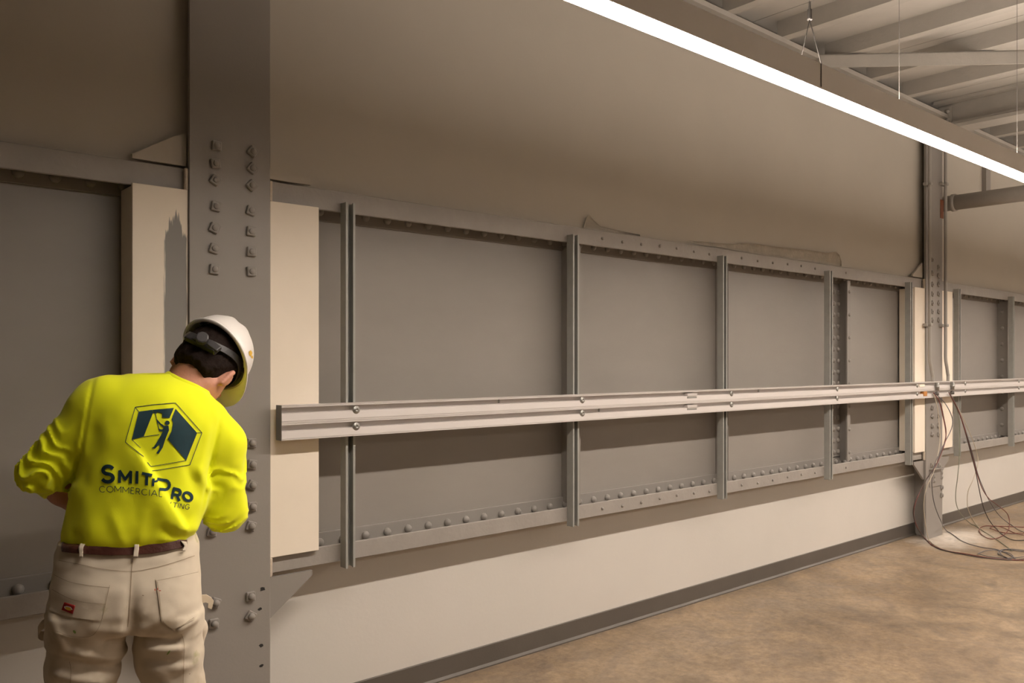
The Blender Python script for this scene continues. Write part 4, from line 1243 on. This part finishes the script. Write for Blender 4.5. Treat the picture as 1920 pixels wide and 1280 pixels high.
# ---- hard hat in head coordinates
def hat_frame(e, f, u): return Vector(hd(e, f, u))
def hat():
    root = None
    nA, nR = 72, 16
    u0 = 0.050
    We, Lb, Lf, Hh = .102, .122, .118, .108
    def rim(a):
        c, s = math.cos(a), math.sin(a)
        return We * s, (Lf if c > 0 else Lb) * c
    V, Fc = [], []
    def add(inner):
        base = len(V)
        off = -0.0035 if inner else 0.0
        for i in range(nR + 1):
            ph = (math.pi / 2) * i / nR
            for k in range(nA):
                a = 2 * math.pi * k / nA
                ex, fy = rim(a)
                cs = math.cos(ph) ** 0.82
                e_, f_ = ex * cs, fy * cs
                z = u0 + Hh * math.sin(ph) ** 1.0
                if not inner:
                    # three crown ridges front to back
                    bump = 0.006 * math.exp(-((e_ - 0) / .012) ** 2) + 0.0045 * (math.exp(-((e_ - .042) / .009) ** 2) + math.exp(-((e_ + .042) / .009) ** 2))
                    z += bump * min(1, max(0, (math.sin(ph) - .3) * 2.2))
                sc_ = 1 + off / .11
                V.append(hat_frame(e_ * sc_, f_ * sc_ - 0.012, z + (off if inner else 0)))
        for i in range(nR):
            for k in range(nA):
                f = (base + i * nA + k, base + i * nA + (k + 1) % nA, base + (i + 1) * nA + (k + 1) % nA, base + (i + 1) * nA + k)
                Fc.append(f if not inner else f[::-1])
        return base
    b0 = add(False); b1 = add(True)
    for k in range(nA):
        Fc.append((b0 + k, b1 + k, b1 + (k + 1) % nA, b0 + (k + 1) % nA))
    # rim roll and peak: ring of quads outside the base
    ring0 = len(V)
    for lev, (ou, dz) in enumerate(((0, 0.004), (1, 0.0015), (1, -0.0035), (0, -0.004))):
        for k in range(nA):
            a = 2 * math.pi * k / nA
            ex, fy = rim(a)
            c = math.cos(a)
            ext = 0.007 + 0.052 * max(0, c) ** 2.2
            drop = 0.016 * max(0, c) ** 2
            n = math.hypot(ex / We ** 2, fy / Lb ** 2)
            ne, nf = ex / We ** 2 / n, fy / Lb ** 2 / n
            V.append(hat_frame(ex + ne * ext * ou, fy + nf * ext * ou - 0.012, u0 + dz - drop * ou))
    for lev in range(3):
        for k in range(nA):
            Fc.append((ring0 + lev * nA + k, ring0 + (lev + 1) * nA + k, ring0 + (lev + 1) * nA + (k + 1) % nA, ring0 + lev * nA + (k + 1) % nA))
    bm = bmesh.new(); me = new_mesh('hard_hat', V, Fc); bm.from_mesh(me)
    bmesh.ops.recalc_face_normals(bm, faces=bm.faces); bm.to_mesh(me); bm.free()
    me.polygons.foreach_set('use_smooth', [True] * len(me.polygons))
    shell = link('hard_hat', me, M['hat'], body); shell['label'] = 'white hard hat'
    # suspension headband
    V, Fc = [], []
    n = 60
    for k in range(n):
        a = 2 * math.pi * k / n
        c, s = math.cos(a), math.sin(a)
        zt = 0.046 - 0.066 * max(0, -c) ** 1.6
        for rr, dz in ((0.0885, -.011), (0.0885, .011), (0.0915, .011), (0.0915, -.011)):
            V.append(hat_frame(rr * s * .97, rr * 1.18 * c - 0.016, zt + dz))
    for k in range(n):
        for q in range(4):
            Fc.append((k * 4 + q, k * 4 + (q + 1) % 4, ((k + 1) % n) * 4 + (q + 1) % 4, ((k + 1) % n) * 4 + q))
    link('headband', new_mesh('headband', V, Fc, False), M['strap'], shell)
    # inner crown straps
    for ea in (0.5, -0.5, 1.35, -1.35, 2.6, -2.6):
        pts = []
        for i in range(9):
            t_ = i / 8
            rr = 0.093 * math.cos(t_ * math.pi / 2) ** .8
            pts.append((rr * math.sin(ea) * .97, rr * 1.15 * math.cos(ea) - .014, 0.05 + 0.088 * math.sin(t_ * math.pi / 2)))
        link('crown_strap', tube_mesh('crown_strap', [hat_frame(*p) for p in pts], 0.005, 6), M['strap'], shell)
    # ratchet housing and knob at the back
    def plate(name, x0, x1, z0, z1, f0, f1, parent, bev=.004):
        bm = bmesh.new(); bm_box(bm, x0, x1, f0, f1, z0, z1, bev, 2)
        for v in bm.verts:
            e_, f_, u_ = v.co
            f2 = f_ - 0.9 * e_ * e_ * -8.0 * .5
            v.co = hat_frame(e_, f2, u_)
        return finish(name, bm, M['strap'], parent)
    plate('ratchet_housing', -.035, .060, -.034, -.006, -.126, -.108, shell)
    plate('strap_tab', .034, .066, -.030, -.008, -.130, -.120, shell, .003)
    bm = bmesh.new()
    segs = 20
    prof = [(0.0, -.148), (.0135, -.148), (.0165, -.146), (.0165, -.130)]
    V, Fc = [], []
    for r_, f_ in prof:
        for k in range(segs):
            a = 2 * math.pi * k / segs
            rr = max(r_, 1e-4) * (1.0 + (0.04 if (k % 2 and r_ > .014) else 0))
            kc = hd(.012, -.118, -.020); kn_ = np.array((-.08, -.90, .42)); kn_ /= np.linalg.norm(kn_)
            ku = np.cross(kn_, (0, 0, 1.0)); ku /= np.linalg.norm(ku); kv = np.cross(kn_, ku)
            V.append(Vector(kc + ku * rr * math.cos(a) + kv * rr * math.sin(a) + kn_ * (-f_ - .122)))
    for i in range(3):
        for k in range(segs):
            Fc.append((i * segs + k, i * segs + (k + 1) % segs, (i + 1) * segs + (k + 1) % segs, (i + 1) * segs + k))
    bm.free()
    kn = link('ratchet_knob', new_mesh('ratchet_knob', V, Fc, False), paint('charcoal_knob', (0.05, 0.048, 0.05), 0.4, 0.1, 30, 0), shell)
    # side slot cap
    return shell
hatobj = hat()

# ---- projecting flat things onto the cloth
bpy.context.view_layer.update()
def bvh_of(o):
    me = o.data
    n = len(me.vertices); co = np.empty(n * 3, np.float32); me.vertices.foreach_get('co', co); co = co.reshape(-1, 3)
    R = np.array(PM)[:3, :3]; tr = np.array(PM)[:3, 3]
    W = co @ R.T + tr
    polys = [tuple(p.vertices) for p in me.polygons]
    return BVHTree.FromPolygons([Vector(w) for w in W], polys)
bv_s, bv_t, bv_h = bvh_of(shirt), bvh_of(pants), bvh_of(hatobj)
PMI = PM.inverted()
def project(name, polys, bv, off, mat, parent, maxlen=5.0, thick=0.0, label=None):
    """polys: closed pixel polygons; each is meshed finely and laid on the surface"""
    bm = bmesh.new()
    for poly in polys:
        vs = [bm.verts.new((x, y, 0)) for x, y in poly]
        for tri in tessellate_polygon([[Vector((x, y, 0)) for x, y in poly]]):
            try: bm.faces.new([vs[i] for i in tri])
            except ValueError: pass
    for _ in range(7):
        es = [e for e in bm.edges if e.calc_length() > maxlen]
        if not es: break
        bmesh.ops.subdivide_edges(bm, edges=es, cuts=1)
        bmesh.ops.triangulate(bm, faces=[f for f in bm.faces if len(f.verts) > 3])
    dead = []
    for v in bm.verts:
        d = ray(v.co.x, v.co.y).normalized()
        loc, nor, idx, dist = bv.ray_cast(CAM, d)
        if loc is None: dead.append(v); continue
        if nor.dot(d) > 0: nor = -nor
        p = loc - d * off * 0.5 + nor * off * 0.6
        v.co = PMI @ p
    bmesh.ops.delete(bm, geom=dead, context='VERTS')
    for f in bm.faces: f.normal_update()
    if thick > 0:
        # solid patch: drop an edge skirt back into the cloth
        r = bmesh.ops.extrude_face_region(bm, geom=bm.faces[:])
        for v in [g_ for g_ in r['geom'] if isinstance(g_, bmesh.types.BMVert)]: pass
        away = PMI.to_3x3() @ PN
        new = {g_ for g_ in r['geom'] if isinstance(g_, bmesh.types.BMVert)}
        for v in bm.verts:
            if v not in new: v.co += Vector((0, 1, 0)) * thick
    me = bpy.data.meshes.new(name); bm.to_mesh(me); bm.free()
    me.polygons.foreach_set('use_smooth', [True] * len(me.polygons))
    o = link(name, me, mat, parent)
    if label: o['label'] = label
    return o
def stroke(pts, w, closed=False, cap=0.0):
    """polyline -> list of quads (with small joint discs)"""
    out = []
    P = list(pts) + ([pts[0]] if closed else [])
    for (x0, y0), (x1, y1) in zip(P[:-1], P[1:]):
        dx, dy = x1 - x0, y1 - y0; L = math.hypot(dx, dy)
        if L < 1e-6: continue
        dx, dy = dx / L, dy / L
        nx, ny = -dy * w / 2, dx * w / 2
        e = w * 0.28 if w > 1.2 else 0.0
        x0_, y0_, x1_, y1_ = x0 - dx * e, y0 - dy * e, x1 + dx * e, y1 + dy * e
        out.append([(x0_ + nx, y0_ + ny), (x1_ + nx, y1_ + ny), (x1_ - nx, y1_ - ny), (x0_ - nx, y0_ - ny)])
    return out
def arc(cx, cy, rx, ry, a0, a1, n=14):
    return [(cx + rx * math.cos(math.radians(a0 + (a1 - a0) * i / n)), cy + ry * math.sin(math.radians(a0 + (a1 - a0) * i / n))) for i in range(n + 1)]
# glyphs in a unit box, y up
GL = {
 'S': [arc(.5, .74, .36, .24, 35, 270, 12) + arc(.5, .25, .38, .25, 90, -150, 12)],
 'M': [[(.02, 0), (.02, 1), (.5, .28), (.98, 1), (.98, 0)]],
 'I': [[(.5, 0), (.5, 1)]],
 'T': [[(.0, .98), (1, .98)], [(.5, .98), (.5, 0)]],
 'H': [[(.05, 0), (.05, 1)], [(.95, 0), (.95, 1)], [(.05, .5), (.95, .5)]],
 'P': [[(.08, 0), (.08, 1), (.55, 1)] + arc(.55, .7, .36, .30, 90, -90, 10) + [(.08, .4)]],
 'R': [[(.08, 0), (.08, 1), (.55, 1)] + arc(.55, .72, .34, .28, 90, -90, 10) + [(.08, .44)], [(.55, .44), (.92, 0)]],
 'O': [arc(.5, .5, .5, .5, 0, 360, 22)],
 'C': [arc(.52, .5, .5, .5, 42, 318, 18)],
 'E': [[(.9, 1), (.1, 1), (.1, 0), (.9, 0)], [(.1, .52), (.8, .52)]],
 'A': [[(0, 0), (.5, 1), (1, 0)], [(.2, .32), (.8, .32)]],
 'L': [[(.1, 1), (.1, 0), (.85, 0)]],
 'N': [[(.05, 0), (.05, 1), (.95, 0), (.95, 1)]],
 'G': [arc(.52, .5, .5, .5, 42, 350, 18) + [(1.0, .48), (.6, .48)]],
}
ZS = 5.565
def zp(x, y): return (170 + x / ZS, 740 + y / ZS)
def glyph(ch, x0, yb, w, h, sw, skx=0.0, sky=0.0):
    """box in zoom coordinates: left x0, baseline yb; sky = baseline slope, skx = slant"""
    out = []
    for pl in GL[ch]:
        pts = [zp(x0 + u * w + skx * v * h, yb + sky * u * w - v * h) for u, v in pl]
        out += stroke(pts, sw / ZS)
    return out
text = []
text += glyph('S', 105, 905, 145, 165, 36, 0.05, .03)
text += glyph('M', 300, 910, 120, 115, 30, .02, .06)
text += glyph('I', 476, 918, 14, 115, 30, .02)
text += glyph('T', 540, 925, 88, 108, 30, .03, .22)
text += stroke([zp(655, 880), zp(650, 945)], 24 / ZS)
text += stroke([zp(662, 905), zp(690, 900)], 20 / ZS)
text += stroke([zp(700, 880), zp(770, 890)] + [zp(x, y) for x, y in arc(770, 940, 52, 50, -70, 110, 8)] + [zp(722, 985)], 30 / ZS)
text += glyph('R', 838, 1078, 90, 104, 29, .22, .26)
text += glyph('O', 962, 1088, 88, 80, 28, .12, .30)
project('print_name', text, bv_s, 0.0016, M['ink'], shirt, 2.2)
small = []
xs = 92
for ch, w in zip('COMMERCIAL', (62, 66, 68, 68, 40, 46, 62, 10, 62, 40)):
    yb = 1012 + max(0, xs - 250) * 0.105
    small += glyph(ch, xs, yb, w, 62, 6.5, .03, .10)
    xs += w + (15 if ch not in 'I' else 14)
project('print_strapline', small, bv_s, 0.0015, M['ink'], shirt, 2.2)
small = []
for ch, x, w, yb in (('T', 850, 44, 1172), ('I', 905, 6, 1176), ('N', 925, 40, 1182), ('G', 980, 42, 1188)):
    small += glyph(ch, x, yb, w, 50, 6.5, .25, .18)
small += stroke([zp(838, 1118), zp(830, 1135)], 6 / ZS)
project('print_strapline', small, bv_s, 0.0015, M['ink'], shirt, 2.2)
# emblem: hexagonal room with a painter
dark = [[(502, 175), (640, 157), (652, 185), (553, 437), (430, 467)],
        [(640, 157), (868, 137), (822, 243), (748, 237), (745, 192), (700, 182), (660, 178)],
        [(884, 145), (1110, 397), (995, 685), (804, 462), (846, 376), (858, 292), (842, 256)]]
man = [[(768, 322), (812, 320), (818, 368), (782, 455), (752, 548), (708, 617), (684, 608), (716, 560), (722, 512), (668, 562), (634, 553), (662, 540), (700, 478), (738, 412), (752, 382), (716, 380), (704, 352), (745, 362), (762, 345), (700, 288), (680, 252), (694, 256), (730, 296)],
       [(800 + 25 * math.cos(a), 292 + 23 * math.sin(a)) for a in [k * math.pi / 6 for k in range(12)]],
       [(655, 180), (690, 185), (690, 196), (655, 191)]]
emb = [[zp(x, y) for x, y in p] for p in dark + man]
for line in ([(465, 130), (630, 105), (885, 85), (1160, 395), (1035, 730), (640, 795)], [(465, 130), (362, 493), (552, 645)], [(995, 685), (625, 748), (590, 705)], [(430, 467), (520, 553)],
             [(465, 130), (502, 175)], [(1110, 395), (1160, 395)], [(553, 437), (715, 414)], [(676, 195), (714, 365)]):
    emb += stroke([zp(x, y) for x, y in line], 6.5 / ZS)
project('print_emblem', emb, bv_s, 0.0014, M['ink'], shirt, 3.0)

# ---- belt, loops, waistband details
ZP2 = 4.2667
def z3(x, y): return (60 + x / ZP2, 980 + y / ZP2)
top = [(238, 168), (330, 172), (480, 176), (640, 180), (800, 178), (960, 166), (1080, 150), (1180, 138), (1232, 140)]
bot = [(250, 232), (330, 242), (480, 254), (640, 260), (800, 258), (960, 246), (1080, 226), (1180, 204), (1236, 188)]
belt_poly = [z3(x, y) for x, y in top] + [z3(x, y) for x, y in bot[::-1]]
project('belt', [belt_poly], bv_t, 0.007, M['belt'], body, 5, 0.006, 'brown leather belt')
wb = [z3(x, y - 20) for x, y in top[:4]] + [z3(x, y) for x, y in top[:4][::-1]]
project('waistband_edge', [wb], bv_t, 0.004, M['pants'], pants, 5, 0.004)
for lp in ([(392, 168), (432, 165), (446, 180), (418, 200), (418, 282), (388, 276), (384, 215)], [(820, 170), (858, 170), (856, 215), (846, 278), (808, 276), (816, 215)], [(1180, 150), (1222, 158), (1230, 186), (1212, 232), (1186, 228), (1206, 188)]):
    project('belt_loop', [[z3(x, y) for x, y in lp]], bv_t, 0.0125, M['pants'], pants, 4, 0.007)
# stitched lines
def seam(pts, w, name='seam_stitch'):
    project(name, stroke([z3(x, y) for x, y in catm2(pts)], w), bv_t, 0.0012, M['stitch'], pants, 4)
def catm2(pts, n=5):
    return [(p.x, p.y) for p in catmull([(x, y, 0) for x, y in pts], n)]
seam([(215, 300), (400, 335), (560, 368), (795, 388), (990, 356), (1150, 312), (1300, 262)], .9)
seam([(806, 285), (795, 400), (788, 560), (778, 700), (766, 830)], 1.3)
seam([(1196, 890), (1215, 960), (1214, 1100), (1208, 1280)], .9)
seam([(300, 1110), (312, 1180), (306, 1280)], .8)
# patch pockets
pk_l = [(182, 385), (300, 440), (450, 470), (632, 488), (600, 640), (565, 790), (520, 880), (440, 925), (300, 915), (190, 880), (130, 830), (135, 660), (160, 500)]
pk_l2 = [(168, 500), (300, 570), (440, 605), (596, 618), (575, 740), (545, 780), (400, 765), (280, 745), (150, 700)]
pk_r = [(990, 445), (1150, 415), (1330, 372), (1345, 520), (1350, 700), (1300, 770), (1140, 856), (1035, 790), (1010, 600)]
project('back_pocket', [[z3(x, y) for x, y in pk_l]], bv_t, 0.0030, M['pants'], pants, 4)
project('pocket_flap', [[z3(x, y) for x, y in pk_l2]], bv_t, 0.0052, M['pants'], pants, 4)
project('back_pocket', [[z3(x, y) for x, y in pk_r]], bv_t, 0.0030, M['pants'], pants, 4)
def seam_off(pts, w, off): project('seam_stitch', stroke([z3(x, y) for x, y in catm2(pts)], w), bv_t, off, M['stitch'], pants, 4)
seam_off([(184, 415), (300, 470), (450, 500), (622, 518)], .7, .0036)
seam_off([(170, 530), (300, 600), (440, 635), (590, 648)], .7, .0062)
seam_off([(622, 500), (590, 640), (555, 785), (512, 868), (440, 905), (300, 898), (195, 862)], .7, .0062)
seam_off([(1000, 462), (1150, 432), (1325, 392)], .7, .0036)
seam_off([(1002, 470), (1020, 600), (1045, 782), (1140, 845), (1295, 760)], .7, .0036)
lab_ = project('brand_label', [[z3(x, y) for x, y in ((268, 632), (352, 660), (334, 726), (246, 694))]], bv_t, 0.0068, M['red'], pants, 4, 0.002, 'small red woven label')
project('label_mark', [[z3(300 + 26 * math.cos(a) * 1.0 + 0, 681 + 15 * math.sin(a) + 7 * math.cos(a)) for a in [k * math.pi / 7 for k in range(14)]]], bv_t, 0.0080, M['yellow'], pants, 3)
project('label_letters', stroke([z3(278, 682), z3(272, 668), z3(290, 664), z3(318, 672), z3(330, 690)], 1.4), bv_t, 0.0084, M['hat'], pants, 3)
# hammer loop and side pocket lips stand off the cloth
def strap_loop(name, pts, w, parent, mat):
    P = catmull([Vector(p) for p in pts], 6)
    V, Fc = [], []
    for i, p in enumerate(P):
        for q, (s, tt) in enumerate(((-1, 0), (1, 0), (1, 1), (-1, 1))):
            V.append(p + Vector((0, 0, s * w / 2)) + Vector((0, .003 * tt, 0)))
    for i in range(len(P) - 1):
        for q in range(4):
            Fc.append((i * 4 + q, i * 4 + (q + 1) % 4, (i + 1) * 4 + (q + 1) % 4, (i + 1) * 4 + q))
    Fc.append((3, 2, 1, 0)); n = (len(P) - 1) * 4; Fc.append((n, n + 1, n + 2, n + 3))
    return link(name, new_mesh(name, V, Fc, True), mat, parent)
def slab(name, pts, b0, th, mat):
    n = len(pts)
    V = [PL(x, y, b0) for x, y in pts]; V = V + [v + np.array((0, th, 0)) for v in V]
    Fc = [tuple(range(n)), tuple(range(2 * n - 1, n - 1, -1))] + [(i, (i + 1) % n, n + (i + 1) % n, n + i) for i in range(n)]
    return link(name, new_mesh(name, V, Fc), mat, pants)
slab('hammer_loop', [(373, 1116), (387, 1115), (396, 1120), (401, 1127), (397, 1142), (390, 1139), (391, 1131), (386, 1129), (373, 1132)], .02, .006, M['pants'])
strap_loop('tool_loop', [PL(94, 1178, .02), PL(82, 1170, .01), PL(71, 1184, .02), PL(78, 1192, .05), PL(94, 1190, .06)], .024, pants, M['pants'])
strap_loop('side_loop', [PL(118, 1024, .02), PL(109, 1026, .01), PL(108, 1032, .03), PL(116, 1034, .04)], .008, pants, M['pants'])
K = Field(PL(345, 1200, .02) - .12, PL(345, 1200, .02) + .12, .005)
K.chain([PL(342, 1186, -.045), PL(368, 1172, -.01), PL(376, 1178, .02)], [.018, .02, .016], .02)
K.chain([PL(372, 1182, 0.0), PL(372, 1240, .0)], [.017, .012], .03)
V, Q = K.mesh()
np_mesh('side_pocket', V, Q, M['pants'], pants, 2)
# paint flecks on the seat
def fleck(x, y, rx, ry, rot, mat, off=.0042):
    pts = [(x + rx * math.cos(a) * math.cos(rot) - ry * math.sin(a) * math.sin(rot), y + rx * math.cos(a) * math.sin(rot) + ry * math.sin(a) * math.cos(rot)) for a in [k * math.pi / 5 for k in range(10)]]
    project('paint_fleck', [[z3(*p) for p in pts]], bv_t, off, mat, pants, 3)
for f in ((345, 865, 16, 10, .9, M['greenpaint'], .0075), (1092, 1035, 22, 6, -.9, M['greenpaint'], .002), (982, 535, 5, 9, 0, M['redpaint'], .0045), (1003, 530, 4, 9, .3, M['redpaint'], .0045), (1022, 542, 8, 4, 0, M['redpaint'], .0045), (888, 580, 8, 4, 0, M['stitch'], .002)):
    fleck(*f)
# hat sticker
hs = [(466, 659), (470, 656), (473, 661), (471, 668), (467, 666)]
project('hat_mark', [hs, [(470, 668), (474, 666), (474, 672), (471, 671)]], bv_h, 0.001, M['yellow'], hatobj, 2.5)
